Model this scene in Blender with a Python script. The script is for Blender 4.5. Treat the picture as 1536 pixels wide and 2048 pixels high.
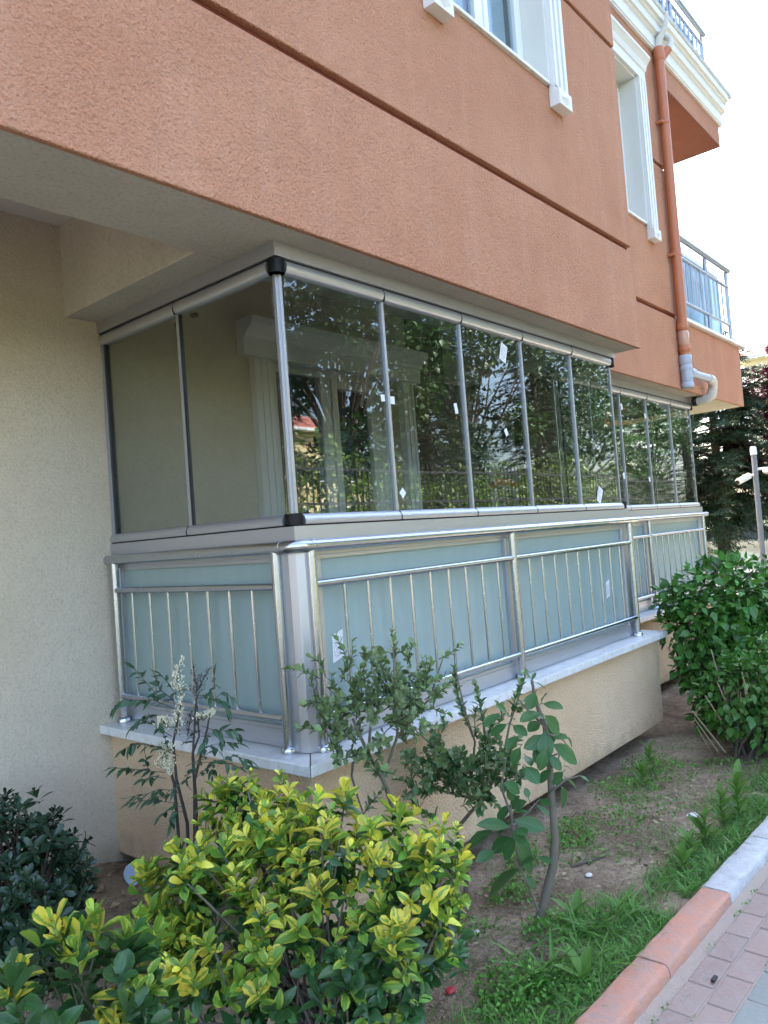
import bpy, math, random
import numpy as np
from mathutils import Vector, Matrix, noise
rnd = random.Random(7)
R = math.radians
for _o in list(bpy.data.objects): bpy.data.objects.remove(_o)
scene = bpy.context.scene
COL = scene.collection

# ------------------------------------------------------------------ camera
CAM = Vector((-2.297, -2.488, -0.084))
YAW, PITCH, ROLL = R(49.437), R(1.891), R(-4.312)
fwd = Vector((math.sin(YAW)*math.cos(PITCH), math.cos(YAW)*math.cos(PITCH), math.sin(PITCH)))
rt = Vector((math.cos(YAW), -math.sin(YAW), 0)); up = rt.cross(fwd)
r2 = rt*math.cos(ROLL)+up*math.sin(ROLL); u2 = up*math.cos(ROLL)-rt*math.sin(ROLL)
cd = bpy.data.cameras.new('camera'); cam = bpy.data.objects.new('camera', cd); COL.objects.link(cam)
cam.matrix_world = Matrix(((r2.x, u2.x, -fwd.x, CAM.x), (r2.y, u2.y, -fwd.y, CAM.y), (r2.z, u2.z, -fwd.z, CAM.z), (0, 0, 0, 1)))
cd.sensor_fit = 'HORIZONTAL'; cd.sensor_width = 36; cd.lens = 35.926; cd.clip_start = .02; cd.clip_end = 600
scene.camera = cam

# ------------------------------------------------------------------ sky, sun, exposure
SUN_DIR = Vector((.50, .80, 0)).normalized(); SUN_EL = R(50)
w = bpy.data.worlds.new('World'); scene.world = w; w.use_nodes = True
nt = w.node_tree; nt.nodes.clear()
sky = nt.nodes.new('ShaderNodeTexSky'); sky.sky_type = 'NISHITA'; sky.sun_disc = False
sky.sun_elevation = SUN_EL; sky.sun_rotation = math.atan2(SUN_DIR.x, SUN_DIR.y)
sky.air_density = 1.0; sky.dust_density = 3.5; sky.ozone_density = .35
bg = nt.nodes.new('ShaderNodeBackground'); bg.inputs[1].default_value = .14
wo = nt.nodes.new('ShaderNodeOutputWorld')
nt.links.new(sky.outputs[0], bg.inputs[0]); nt.links.new(bg.outputs[0], wo.inputs[0])
sd = bpy.data.lights.new('sun', 'SUN'); sun = bpy.data.objects.new('sun', sd); COL.objects.link(sun)
sd.energy = 4.0; sd.angle = R(.53); sd.color = (1, .94, .84)
tosun = Vector((SUN_DIR.x*math.cos(SUN_EL), SUN_DIR.y*math.cos(SUN_EL), math.sin(SUN_EL)))
sun.rotation_euler = tosun.to_track_quat('Z', 'Y').to_euler(); sun.location = (0, 0, 30)
vs = scene.view_settings; vs.view_transform = 'Standard'; vs.look = 'None'; vs.gamma = 1; vs.use_curve_mapping = False
vs.exposure = 2.92
scene.cycles.max_bounces = 7; scene.cycles.transparent_max_bounces = 24
scene.cycles.diffuse_bounces = 3; scene.cycles.glossy_bounces = 4
scene.cycles.caustics_reflective = False; scene.cycles.caustics_refractive = False
scene.cycles.use_denoising = True; scene.cycles.use_adaptive_sampling = True; scene.cycles.adaptive_threshold = .02

# ------------------------------------------------------------------ materials
def newmat(name):
    m = bpy.data.materials.new(name); m.use_nodes = True; t = m.node_tree; t.nodes.clear()
    out = t.nodes.new('ShaderNodeOutputMaterial')
    return m, t, out
def N(t, typ, **kw):
    n = t.nodes.new(typ)
    for k, v in kw.items(): setattr(n, k, v)
    return n
def noise_tex(t, vec, scale, detail=4, rough=.55):
    n = N(t, 'ShaderNodeTexNoise'); n.inputs['Scale'].default_value = scale; n.inputs['Detail'].default_value = detail
    n.inputs['Roughness'].default_value = rough; t.links.new(vec, n.inputs['Vector']); return n.outputs['Fac']
def ramp(t, fac, stops):
    r = N(t, 'ShaderNodeValToRGB'); e = r.color_ramp.elements
    while len(e) < len(stops): e.new(.5)
    for i, (p, c) in enumerate(stops):
        e[i].position = p; e[i].color = (*c, 1) if len(c) == 3 else c
    t.links.new(fac, r.inputs[0]); return r.outputs[0]
def mixc(t, fac, a, b, mode='MIX'):
    m = N(t, 'ShaderNodeMix', data_type='RGBA', blend_type=mode)
    for s, v in ((m.inputs[0], fac), (m.inputs[6], a), (m.inputs[7], b)):
        if hasattr(v, 'is_linked'): t.links.new(v, s)
        elif isinstance(v, (int, float)): s.default_value = v
        else: s.default_value = (*v, 1)
    return m.outputs[2]
def mth(t, op, a, b=None, clamp=False):
    m = N(t, 'ShaderNodeMath', operation=op); m.use_clamp = clamp
    for s, v in ((m.inputs[0], a), (m.inputs[1], b)):
        if v is None: continue
        if hasattr(v, 'is_linked'): t.links.new(v, s)
        else: s.default_value = v
    return m.outputs[0]
def pos(t): return N(t, 'ShaderNodeNewGeometry').outputs['Position']
def bumpn(t, h, strength, dist):
    b = N(t, 'ShaderNodeBump'); b.inputs['Strength'].default_value = strength; b.inputs['Distance'].default_value = dist
    t.links.new(h, b.inputs['Height']); return b.outputs[0]
def pbr(t, out, col, rough=.5, metal=0, normal=None, spec=.5, coat=0):
    p = N(t, 'ShaderNodeBsdfPrincipled')
    for k, v in (('Base Color', col), ('Roughness', rough), ('Metallic', metal)):
        if hasattr(v, 'is_linked'): t.links.new(v, p.inputs[k])
        elif k == 'Base Color': p.inputs[k].default_value = (*v, 1)
        else: p.inputs[k].default_value = v
    p.inputs['Specular IOR Level'].default_value = spec
    if coat: p.inputs['Coat Weight'].default_value = coat
    if normal is not None: t.links.new(normal, p.inputs['Normal'])
    if out is not None: t.links.new(p.outputs[0], out.inputs[0])
    return p.outputs[0]
def stucco(name, c, c2, grain=170, depth=.004, stain=None, strength=.9, splash=False):
    m, t, o = newmat(name); P = pos(t)
    big = noise_tex(t, P, 1.3, 5, .6); mid = noise_tex(t, P, 9, 4)
    col = mixc(t, ramp(t, big, [(.35, (0, 0, 0)), (.7, (1, 1, 1))]), c, c2)
    col = mixc(t, mth(t, 'MULTIPLY', mid, .22), col, tuple(x*.72 for x in c), 'MIX')
    # vertical rain streaks
    mp = N(t, 'ShaderNodeMapping'); mp.inputs['Scale'].default_value = (7, 7, .5); t.links.new(P, mp.inputs['Vector'])
    st = noise_tex(t, mp.outputs[0], 1, 3)
    col = mixc(t, mth(t, 'MULTIPLY', ramp(t, st, [(.55, (0, 0, 0)), (.8, (1, 1, 1))]), .26), col, stain or tuple(min(1, x*1.2+.03) for x in c))
    # blotches and fine hairlines of weathering
    bl = ramp(t, noise_tex(t, P, 3.1, 7, .7), [(.52, (0, 0, 0)), (.72, (1, 1, 1))])
    col = mixc(t, mth(t, 'MULTIPLY', bl, .28), col, tuple(x*.78 for x in c))
    if splash:   # mud splashed up from the bed, in uneven tongues
        sp = N(t, 'ShaderNodeSeparateXYZ'); t.links.new(P, sp.inputs[0])
        hh = mth(t, 'ADD', mth(t, 'MULTIPLY', mth(t, 'ADD', sp.outputs[2], 1.72), -3.2), mth(t, 'MULTIPLY', noise_tex(t, P, 7, 6, .7), 1.7))
        col = mixc(t, mth(t, 'MULTIPLY', ramp(t, hh, [(.35, (0, 0, 0)), (1.0, (1, 1, 1))]), .6), col, (.30, .22, .15))
    g1 = noise_tex(t, P, grain, 3, .6)
    v = N(t, 'ShaderNodeTexVoronoi', feature='SMOOTH_F1'); v.inputs['Scale'].default_value = grain*.6; t.links.new(P, v.inputs['Vector'])
    h = mth(t, 'ADD', g1, mth(t, 'MULTIPLY', v.outputs['Distance'], .5))
    h = mth(t, 'ADD', h, mth(t, 'MULTIPLY', noise_tex(t, P, 14, 3), .8))
    col = mixc(t, mth(t, 'MULTIPLY', ramp(t, g1, [(.35, (1, 1, 1)), (.5, (0, 0, 0))]), .35), col, tuple(x*.55 for x in c))
    pbr(t, o, col, .92, 0, bumpn(t, h, strength, depth), .25); return m
def plain(name, c, rough=.5, metal=0, var=.12, scale=6, bump=0, spec=.5, coat=0, bscale=60):
    m, t, o = newmat(name); P = pos(t)
    col = mixc(t, mth(t, 'MULTIPLY', noise_tex(t, P, scale, 5), var*2), c, tuple(x*.6 for x in c))
    rg = mth(t, 'ADD', rough-.06, mth(t, 'MULTIPLY', noise_tex(t, P, scale*3, 4), .12))
    nb = bumpn(t, noise_tex(t, P, bscale, 4), .5, bump) if bump else None
    pbr(t, o, col, rg, metal, nb, spec, coat); return m
M = {}
M['terracotta'] = stucco('terracotta_stucco', (.55, .258, .155), (.63, .32, .20), 105, .014, (.68, .43, .31), 1.0)
M['groove'] = plain('groove_paint', (.20, .045, .028), .8)
M['cream'] = stucco('cream_stucco', (.64, .54, .41), (.70, .61, .48), 110, .006, (.54, .46, .36), .8, True)
M['yellow'] = stucco('ochre_stucco', (.76, .54, .34), (.83, .63, .43), 110, .010, (.62, .44, .28), .9, True)
M['shade_wall'] = stucco('shade_toned_wall', (.13, .105, .075), (.16, .13, .095), 110, .004)  # deep shade inside the balcony, put into the wall colour
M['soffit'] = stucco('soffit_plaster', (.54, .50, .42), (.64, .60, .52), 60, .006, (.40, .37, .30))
M['white_trim'] = plain('white_trim', (.78, .78, .77), .6, 0, .06, 5, .001)
M['reveal'] = plain('reveal_plaster', (.74, .72, .66), .8, 0, .1, 8, .002)
M['pvc'] = plain('white_pvc', (.80, .81, .82), .3, 0, .03)
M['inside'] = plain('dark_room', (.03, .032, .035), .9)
M['tile'] = plain('balcony_floor', (.45, .42, .38), .4)
M['rubber'] = plain('black_gasket', (.012, .012, .016), .45)
M['plastic_grey'] = plain('grey_pipe_plastic', (.42, .47, .55), .35, 0, .08)
M['plastic_dirty'] = plain('weathered_white_pipe', (.66, .64, .58), .45, 0, .2, 14)
M['pipe'] = plain('terracotta_pipe', (.50, .17, .075), .42, 0, .12, 8)
M['tape'] = plain('clear_tape', (.62, .36, .26), .15, 0, .3, 30)
def steel():
    m, t, o = newmat('stainless_steel'); P = pos(t)
    r = mth(t, 'ADD', .15, mth(t, 'MULTIPLY', noise_tex(t, P, 40, 4), .18))
    c = mixc(t, mth(t, 'MULTIPLY', noise_tex(t, P, 9, 4), .35), (.53, .56, .61), (.38, .40, .44))
    pbr(t, o, c, r, 1.0, bumpn(t, noise_tex(t, P, 300, 2), .12, .0008)); return m
M['steel'] = steel()
def alu():
    m, t, o = newmat('satin_aluminium'); P = pos(t)
    c = mixc(t, mth(t, 'MULTIPLY', noise_tex(t, P, 4, 4), .3), (.52, .53, .56), (.42, .43, .46))
    r = mth(t, 'ADD', .34, mth(t, 'MULTIPLY', noise_tex(t, P, 30, 3), .1))
    pbr(t, o, c, r, .75, None, .5); return m
M['alu'] = alu()
def marble():
    m, t, o = newmat('white_marble'); P = pos(t)
    v = noise_tex(t, P, 5, 8, .7)
    c = mixc(t, ramp(t, v, [(.44, (0, 0, 0)), (.5, (1, 1, 1)), (.56, (0, 0, 0))]), (.76, .76, .75), (.68, .68, .67))
    c = mixc(t, mth(t, 'MULTIPLY', ramp(t, noise_tex(t, P, 22, 5), [(.5, (0, 0, 0)), (.75, (1, 1, 1))]), .5), c, (.42, .38, .32))
    pbr(t, o, c, .32, 0, bumpn(t, noise_tex(t, P, 40, 4), .2, .002)); return m
M['marble'] = marble()
def glass(name, tint, r0, dust):
    m, t, o = newmat(name); P = pos(t)
    g = N(t, 'ShaderNodeNewGeometry')
    d = N(t, 'ShaderNodeVectorMath', operation='DOT_PRODUCT'); t.links.new(g.outputs['Incoming'], d.inputs[0]); t.links.new(g.outputs['Normal'], d.inputs[1])
    c = mth(t, 'ABSOLUTE', d.outputs['Value'])
    k = mth(t, 'POWER', mth(t, 'SUBTRACT', 1.0, c, True), 5.0)
    f = mth(t, 'ADD', mth(t, 'MULTIPLY', k, 1-r0), r0)
    tr = N(t, 'ShaderNodeBsdfTransparent'); tr.inputs[0].default_value = (*tint, 1)
    gl = N(t, 'ShaderNodeBsdfGlossy'); gl.inputs['Roughness'].default_value = .0; gl.inputs[0].default_value = (.88, .94, 1, 1)
    bm = bumpn(t, noise_tex(t, P, 1.6, 2), .12, .004); t.links.new(bm, gl.inputs['Normal'])
    mx = N(t, 'ShaderNodeMixShader'); t.links.new(f, mx.inputs[0]); t.links.new(tr.outputs[0], mx.inputs[1]); t.links.new(gl.outputs[0], mx.inputs[2])
    df = N(t, 'ShaderNodeBsdfDiffuse'); df.inputs[0].default_value = (.7, .75, .8, 1)
    sm = ramp(t, noise_tex(t, P, 2.6, 6, .65), [(.5, (0, 0, 0)), (.85, (1, 1, 1))])
    mx2 = N(t, 'ShaderNodeMixShader'); t.links.new(mth(t, 'ADD', mth(t, 'MULTIPLY', sm, dust*3), dust*.35), mx2.inputs[0])
    t.links.new(mx.outputs[0], mx2.inputs[1]); t.links.new(df.outputs[0], mx2.inputs[2]); t.links.new(mx2.outputs[0], o.inputs[0])
    return m
M['glass'] = glass('clear_glass', (.79, .815, .80), .08, .003)
M['dark_glass'] = glass('window_glass', (.78, .84, .86), .06, .01)
def frosted():
    m, t, o = newmat('frosted_glass'); P = pos(t)
    mp = N(t, 'ShaderNodeMapping'); mp.inputs['Scale'].default_value = (14, 14, .6); t.links.new(P, mp.inputs['Vector'])
    s = noise_tex(t, mp.outputs[0], 1, 3)
    c = mixc(t, s, (.345, .465, .455), (.43, .54, .53))
    p = pbr(t, None, c, .22, 0, None, .5)
    tl = N(t, 'ShaderNodeBsdfTranslucent'); tl.inputs[0].default_value = (.34, .48, .47, 1)
    mx = N(t, 'ShaderNodeMixShader'); mx.inputs[0].default_value = .2
    t.links.new(p, mx.inputs[1]); t.links.new(tl.outputs[0], mx.inputs[2]); t.links.new(mx.outputs[0], o.inputs[0]); return m
M['frosted'] = frosted()
def sticker():
    m, t, o = newmat('printed_label')
    uv = N(t, 'ShaderNodeUVMap').outputs[0]; sp = N(t, 'ShaderNodeSeparateXYZ'); t.links.new(uv, sp.inputs[0])
    row = mth(t, 'FRACT', mth(t, 'MULTIPLY', sp.outputs[1], 9.0))
    inrow = mth(t, 'LESS_THAN', row, .42)
    mp = N(t, 'ShaderNodeMapping'); mp.inputs['Scale'].default_value = (26, 9, 1); t.links.new(uv, mp.inputs['Vector'])
    ink = mth(t, 'GREATER_THAN', noise_tex(t, mp.outputs[0], 1, 1), .47)
    inx = mth(t, 'MULTIPLY', mth(t, 'GREATER_THAN', sp.outputs[0], .12), mth(t, 'LESS_THAN', sp.outputs[0], .8))
    iny = mth(t, 'MULTIPLY', mth(t, 'GREATER_THAN', sp.outputs[1], .12), mth(t, 'LESS_THAN', sp.outputs[1], .9))
    k = mth(t, 'MULTIPLY', mth(t, 'MULTIPLY', inrow, ink), mth(t, 'MULTIPLY', inx, iny))
    pbr(t, o, mixc(t, k, (.80, .82, .84), (.25, .27, .33)), .4); return m
M['dark_glass2'] = plain('dark_reflective_glass', (.05, .07, .09), .08, 0, .05, 3)
M['sticker'] = sticker(); M['pad'] = plain('white_pad', (.8, .82, .83), .5)
def leafmat(name, centre, edge, var=(.6, 1.25), edge_at=.55, rough=.32, trans=.25, patch=0.0):
    """leaf: mid colour, margin colour, midrib; uv.x runs across the blade, uv.y along it"""
    m, t, o = newmat(name)
    uv = N(t, 'ShaderNodeUVMap').outputs[0]; sp = N(t, 'ShaderNodeSeparateXYZ'); t.links.new(uv, sp.inputs[0])
    g = N(t, 'ShaderNodeNewGeometry'); rp = g.outputs['Random Per Island']
    ax = mth(t, 'ABSOLUTE', mth(t, 'MULTIPLY', mth(t, 'SUBTRACT', sp.outputs[0], .5), 2.0))
    nz = noise_tex(t, g.outputs['Position'], 75, 4)
    e = mth(t, 'ADD', ax, mth(t, 'MULTIPLY', mth(t, 'SUBTRACT', nz, .5), .95))
    ed = mth(t, 'ADD', e, mth(t, 'MULTIPLY', mth(t, 'SUBTRACT', rp, .5), patch))
    k = ramp(t, ed, [(max(0, edge_at-.07), (0, 0, 0)), (min(1, edge_at+.07), (1, 1, 1))])
    c = mixc(t, k, centre, edge)
    mid = ramp(t, ax, [(.03, (1, 1, 1)), (.10, (0, 0, 0))])
    c = mixc(t, mth(t, 'MULTIPLY', mid, .35), c, tuple(min(1, x*1.7+.02) for x in centre))
    hs = N(t, 'ShaderNodeHueSaturation'); t.links.new(c, hs.inputs['Color'])
    rr = mth(t, 'FRACT', mth(t, 'MULTIPLY', rp, 7.31))
    t.links.new(mth(t, 'ADD', var[0], mth(t, 'MULTIPLY', rr, var[1]-var[0])), hs.inputs['Value'])
    t.links.new(mth(t, 'ADD', .487, mth(t, 'MULTIPLY', mth(t, 'FRACT', mth(t, 'MULTIPLY', rp, 3.77)), .026)), hs.inputs['Hue'])
    p = pbr(t, None, hs.outputs[0], rough, 0, None, .5)
    tl = N(t, 'ShaderNodeBsdfTranslucent'); t.links.new(hs.outputs[0], tl.inputs[0])
    mx = N(t, 'ShaderNodeMixShader'); mx.inputs[0].default_value = trans
    t.links.new(p, mx.inputs[1]); t.links.new(tl.outputs[0], mx.inputs[2]); t.links.new(mx.outputs[0], o.inputs[0]); return m
M['leaf_yellow'] = leafmat('variegated_leaf', (.23, .37, .045), (.78, .70, .08), (.75, 1.2), .40, .42, .25, 1.5)
M['leaf_lime'] = leafmat('lime_leaf', (.17, .35, .045), (.42, .52, .07), (.65, 1.25), .6, .42, .25, .9)
M['leaf_deep'] = leafmat('deep_green_leaf', (.045, .135, .04), (.07, .18, .045), (.55, 1.3), .7, .34, .15)
M['leaf_dark'] = leafmat('dark_rosette_leaf', (.028, .065, .032), (.045, .09, .04), (.6, 1.35), .7, .25, .12)
M['leaf_small'] = leafmat('shrub_leaf', (.19, .285, .12), (.25, .33, .13), (.5, 1.4), .7, .36, .2)
M['leaf_young'] = leafmat('young_leaf', (.17, .25, .07), (.22, .30, .08), (.7, 1.2), .7, .4, .3)
M['leaf_big'] = leafmat('sapling_leaf', (.065, .19, .055), (.09, .23, .06), (.6, 1.35), .8, .38, .25)
M['leaf_bamboo'] = leafmat('nandina_leaf', (.055, .12, .065), (.08, .16, .08), (.7, 1.4), .7, .4, .25)
M['leaf_hedge'] = leafmat('hedge_leaf', (.075, .22, .035), (.115, .29, .045), (.5, 1.5), .75, .33, .25)
M['leaf_weed'] = leafmat('weed_leaf', (.11, .27, .04), (.16, .33, .05), (.6, 1.4), .75, .5, .3)
M['grass'] = leafmat('grass_blade', (.10, .25, .04), (.15, .31, .05), (.6, 1.5), .7, .5, .3)
M['leaf_dry'] = leafmat('dry_leaf', (.34, .25, .15), (.42, .33, .21), (.5, 1.4), .7, .7, .1)
M['needle'] = leafmat('conifer_needle', (.022, .055, .026), (.045, .095, .04), (.5, 1.6), .6, .55, .15)
M['needle2'] = leafmat('bright_conifer_needle', (.05, .11, .03), (.09, .17, .045), (.5, 1.6), .6, .55, .2)
M['leaf_tree'] = leafmat('tree_leaf', (.045, .095, .025), (.07, .13, .035), (.5, 1.6), .7, .45, .25)
M['leaf_plum'] = leafmat('plum_leaf', (.10, .025, .045), (.16, .05, .08), (.5, 1.7), .7, .4, .25)
M['leaf_sun'] = leafmat('light_shrub_leaf', (.13, .21, .035), (.20, .28, .05), (.6, 1.4), .7, .45, .3)
M['bark'] = plain('bark', (.13, .10, .075), .85, 0, .35, 30, .004)
M['bark_grey'] = plain('grey_bark', (.20, .17, .13), .8, 0, .3, 40, .003)
M['stem_green'] = plain('green_stem', (.12, .13, .06), .6, 0, .3, 30)
M['stem_dark'] = plain('dark_stem', (.055, .04, .04), .7, 0, .3, 30)
M['twig'] = plain('dry_twig', (.40, .31, .21), .8, 0, .3, 30)
M['flower'] = plain('cream_bud', (.75, .70, .50), .6, 0, .2, 80)
M['metal_dark'] = plain('dark_fence_paint', (.03, .03, .03), .5)
M['pole'] = plain('grey_pole_paint', (.17, .19, .23), .45, .2)
M['cam_white'] = plain('camera_housing', (.78, .78, .78), .35)
M['red'] = plain('red_plastic', (.40, .02, .03), .4)
M['car'] = plain('champagne_car_paint', (.62, .56, .42), .22, .3, .05, 3, coat=.6)
M['tyre'] = plain('tyre', (.02, .02, .02), .8)
M['stone_white'] = plain('white_pebble', (.72, .70, .66), .7, 0, .15, 60)
M['cloth'] = plain('grey_cloth', (.07, .08, .10), .9, 0, .3, 30, .004)
M['plate'] = plain('pale_blue_plate', (.48, .60, .78), .35)
M['house'] = stucco('far_yellow_wall', (.78, .64, .34), (.82, .70, .42), 30, .004)
M['far_cream'] = stucco('far_cream_wall', (.72, .64, .45), (.78, .70, .52), 30, .004)
M['roof'] = plain('red_roof_tile', (.42, .13, .09), .75, 0, .3, 3)
M['asphalt'] = plain('asphalt', (.055, .055, .055), .9, 0, .3, 30, .004)

M['shade_soffit'] = stucco('shade_toned_soffit', (.13, .062, .045), (.16, .075, .055), 90, .003)  # underside of the upper balcony, its shade put into the colour
M['stained'] = plain('stained_white_edge', (.62, .60, .54), .85, 0, .45, 9, .006)
M['pvc_dark'] = plain('dark_pvc_frame', (.30, .31, .32), .4)  # darker version of the white pvc, for the inner window

def soilmat():
    m, t, o = newmat('garden_ground'); P = pos(t)
    n1 = noise_tex(t, P, 2.2, 6, .62); n2 = noise_tex(t, P, 30, 5, .6); n3 = noise_tex(t, P, 160, 3)
    c = mixc(t, ramp(t, n1, [(.38, (0, 0, 0)), (.6, (1, 1, 1))]), (.30, .21, .135), (.68, .52, .36))
    c = mixc(t, mth(t, 'MULTIPLY', ramp(t, n2, [(.3, (0, 0, 0)), (.7, (1, 1, 1))]), .6), c, (.13, .085, .055))
    c = mixc(t, ramp(t, n3, [(.60, (0, 0, 0)), (.68, (1, 1, 1))]), c, (.62, .54, .44))
    sp = N(t, 'ShaderNodeSeparateXYZ'); t.links.new(P, sp.inputs[0])
    # turf takes over across the path and far to the right
    far = mth(t, 'MAXIMUM', mth(t, 'LESS_THAN', sp.outputs[1], -7.0), mth(t, 'GREATER_THAN', sp.outputs[0], 6.0))
    gcol = mixc(t, noise_tex(t, P, 3, 5), (.07, .085, .04), (.11, .115, .065))
    c = mixc(t, far, c, gcol)
    h = mth(t, 'ADD', n2, mth(t, 'MULTIPLY', n3, .5))
    pbr(t, o, c, .95, 0, bumpn(t, h, 1.0, .04), .2); return m
M['soil'] = soilmat()
def pavermat(name, c, c2):
    m, t, o = newmat(name); P = pos(t)
    oi = N(t, 'ShaderNodeObjectInfo').outputs['Random']
    k = mixc(t, oi, c, c2)
    k = mixc(t, mth(t, 'MULTIPLY', ramp(t, noise_tex(t, P, 12, 6, .65), [(.4, (0, 0, 0)), (.7, (1, 1, 1))]), .6), k, (.42, .38, .35))
    g = noise_tex(t, P, 260, 2)
    k = mixc(t, mth(t, 'MULTIPLY', g, .35), k, tuple(x*.5 for x in c))
    pbr(t, o, k, .9, 0, bumpn(t, mth(t, 'ADD', g, mth(t, 'MULTIPLY', noise_tex(t, P, 40, 4), 2.0)), .7, .005), .25); return m
M['paver'] = pavermat('pink_paver', (.40, .29, .245), (.48, .355, .30))
M['paver_grey'] = pavermat('grey_green_paver', (.29, .31, .28), (.36, .38, .345))
M['sand'] = pavermat('sand_bed', (.50, .41, .33), (.50, .41, .33))
M['sand_loose'] = plain('loose_sand', (.66, .55, .44), .9, 0, .3, 200)
M['kerb_red'] = pavermat('terracotta_kerb_paint', (.64, .30, .20), (.70, .35, .24))
M['kerb_white'] = pavermat('white_kerb_paint', (.66, .68, .68), (.72, .74, .74))

# ------------------------------------------------------------------ mesh helpers
class MB:
    def __init__(s): s.v = []; s.f = []; s.uv = {}
    def add(s, vs, fs):
        b = len(s.v); s.v += [tuple(p) for p in vs]; s.f += [tuple(i+b for i in f) for f in fs]; return s
    def box(s, x0, x1, y0, y1, z0, z1):
        return s.add([(x0, y0, z0), (x1, y0, z0), (x1, y1, z0), (x0, y1, z0), (x0, y0, z1), (x1, y0, z1), (x1, y1, z1), (x0, y1, z1)],
                     [(3, 2, 1, 0), (4, 5, 6, 7), (0, 1, 5, 4), (1, 2, 6, 5), (2, 3, 7, 6), (3, 0, 4, 7)])
    def tube(s, pts, r, n=10, caps=True):
        pts = [Vector(p) for p in pts]; rs = r if isinstance(r, (list, tuple)) else [r]*len(pts)
        rings = []; prev = None
        for i, p in enumerate(pts):
            d = (pts[min(i+1, len(pts)-1)]-pts[max(i-1, 0)]).normalized()
            if prev is None:
                a = d.orthogonal().normalized()
            else:
                a = (prev-d*prev.dot(d)); a = a.normalized() if a.length > 1e-6 else d.orthogonal().normalized()
            prev = a; b = d.cross(a)
            rings.append([p+(a*math.cos(2*math.pi*k/n)+b*math.sin(2*math.pi*k/n))*rs[i] for k in range(n)])
        vs = [q for rg in rings for q in rg]; fs = []
        for i in range(len(pts)-1):
            for k in range(n):
                fs.append((i*n+k, i*n+(k+1) % n, (i+1)*n+(k+1) % n, (i+1)*n+k))
        if caps: fs += [tuple(range(n-1, -1, -1)), tuple((len(pts)-1)*n+k for k in range(n))]
        return s.add(vs, fs)
    def prof(s, prof, P0, P1, nrm):
        """extrude a closed profile [(out, z)] from P0 to P1 (xy); nrm is the outward xy direction"""
        k = len(prof); vs = []
        for P in (P0, P1):
            vs += [(P[0]+nrm[0]*o, P[1]+nrm[1]*o, z) for o, z in prof]
        fs = [(i, (i+1) % k, k+(i+1) % k, k+i) for i in range(k)]
        fs += [tuple(range(k-1, -1, -1)), tuple(range(k, 2*k))]
        return s.add(vs, fs)
    def quad(s, a, b, c, d): return s.add([a, b, c, d], [(0, 1, 2, 3)])
def link(name, me, parent=None):
    o = bpy.data.objects.new(name, me); COL.objects.link(o)
    if parent is not None:
        o.parent = parent; o.matrix_parent_inverse = Matrix.Translation(-parent.location)
    return o
def fixn(me):
    import bmesh
    bm = bmesh.new(); bm.from_mesh(me); bmesh.ops.recalc_face_normals(bm, faces=bm.faces); bm.to_mesh(me); bm.free()
def build(mb, name, mat, parent=None, smooth=False, bevel=0, kind=None, uvq=False):
    me = bpy.data.meshes.new(name); me.from_pydata(mb.v, [], mb.f); fixn(me)
    me.materials.append(mat)
    if smooth:
        me.polygons.foreach_set('use_smooth', [True]*len(me.polygons)); me.set_sharp_from_angle(angle=R(42))
    if uvq:
        l = me.uv_layers.new(name='UVMap')
        for p in me.polygons:
            for j, li in enumerate(p.loop_indices): l.data[li].uv = ((0, 0), (1, 0), (1, 1), (0, 1))[j % 4]
    o = link(name, me, parent)
    if bevel:
        b = o.modifiers.new('bevel', 'BEVEL'); b.width = bevel; b.segments = 2; b.limit_method = 'ANGLE'; b.angle_limit = R(40)
    if kind: o['kind'] = kind
    return o
def bx(name, mat, parent, x0, x1, y0, y1, z0, z1, bevel=.003):
    return build(MB().box(x0, x1, y0, y1, z0, z1), name, mat, parent, bevel=bevel)
def tb(name, mat, parent, pts, r, n=14, smooth=True):
    return build(MB().tube(pts, r, n), name, mat, parent, smooth=smooth)
def tag(o, label, cat, group=None):
    o['label'] = label; o['category'] = cat
    if group: o['group'] = group
    return o
def thing(name, label, cat, loc=(0, 0, 0), group=None):
    """an Empty that parents parts whose meshes are given in world coordinates"""
    o = bpy.data.objects.new(name, None); o.empty_display_size = .1; COL.objects.link(o); o.location = loc
    return tag(o, label, cat, group)
def struct(o): o['kind'] = 'structure'; return o

# ================================================================== SETTING
KY = lambda x: -1.195-.026*x          # inner edge of the kerb
PAVE_Z = -1.757
def height(x, y):
    n = noise.noise(Vector((x*1.7, y*1.7, 3.1)))*.03+noise.noise(Vector((x*6, y*6, 7.7)))*.02+noise.noise(Vector((x*21, y*21, 1.7)))*.011
    if y < -7.1:
        t = min(1, max(0, (-7.2-y)/2.6)); return -1.70+t*t*(3-2*t)*1.45+n*1.5
    if y < -1.30-.026*x: return -2.02
    z = -1.745-.055*min(1, max(0, (y+1.2)/1.0))
    if x < .1: z += .08*min(1, max(0, (y-.5)/.8))*min(1, max(0, (.1-x)/.3))
    if x > 6: z -= .22*min(1, (x-6)/8)
    if y < KY(x)+.06: n *= .3
    return z+n
def axis(spans):
    a = []
    for lo, hi, st in spans: a += list(np.arange(lo, hi, st))
    return a
xs = axis([(-400, -40, 40), (-40, -4, 3), (-4, -1.2, .15), (-1.2, 4.6, .03), (4.6, 8, .15), (8, 40, 1.6), (40, 401, 40)])
ys = axis([(-400, -40, 40), (-40, -14, 3), (-14, -3.6, .5), (-3.6, -1.35, .5), (-1.35, .2, .03), (.2, 1.9, .12), (1.9, 40, 3), (40, 401, 40)])
gm = MB(); nx = len(xs)
for y in ys:
    for x in xs: gm.v.append((x, y, height(x, y)))
for j in range(len(ys)-1):
    for i in range(nx-1): gm.f.append((j*nx+i, j*nx+i+1, (j+1)*nx+i+1, (j+1)*nx+i))
ground = struct(build(gm, 'ground', M['soil'], smooth=True))

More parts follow.
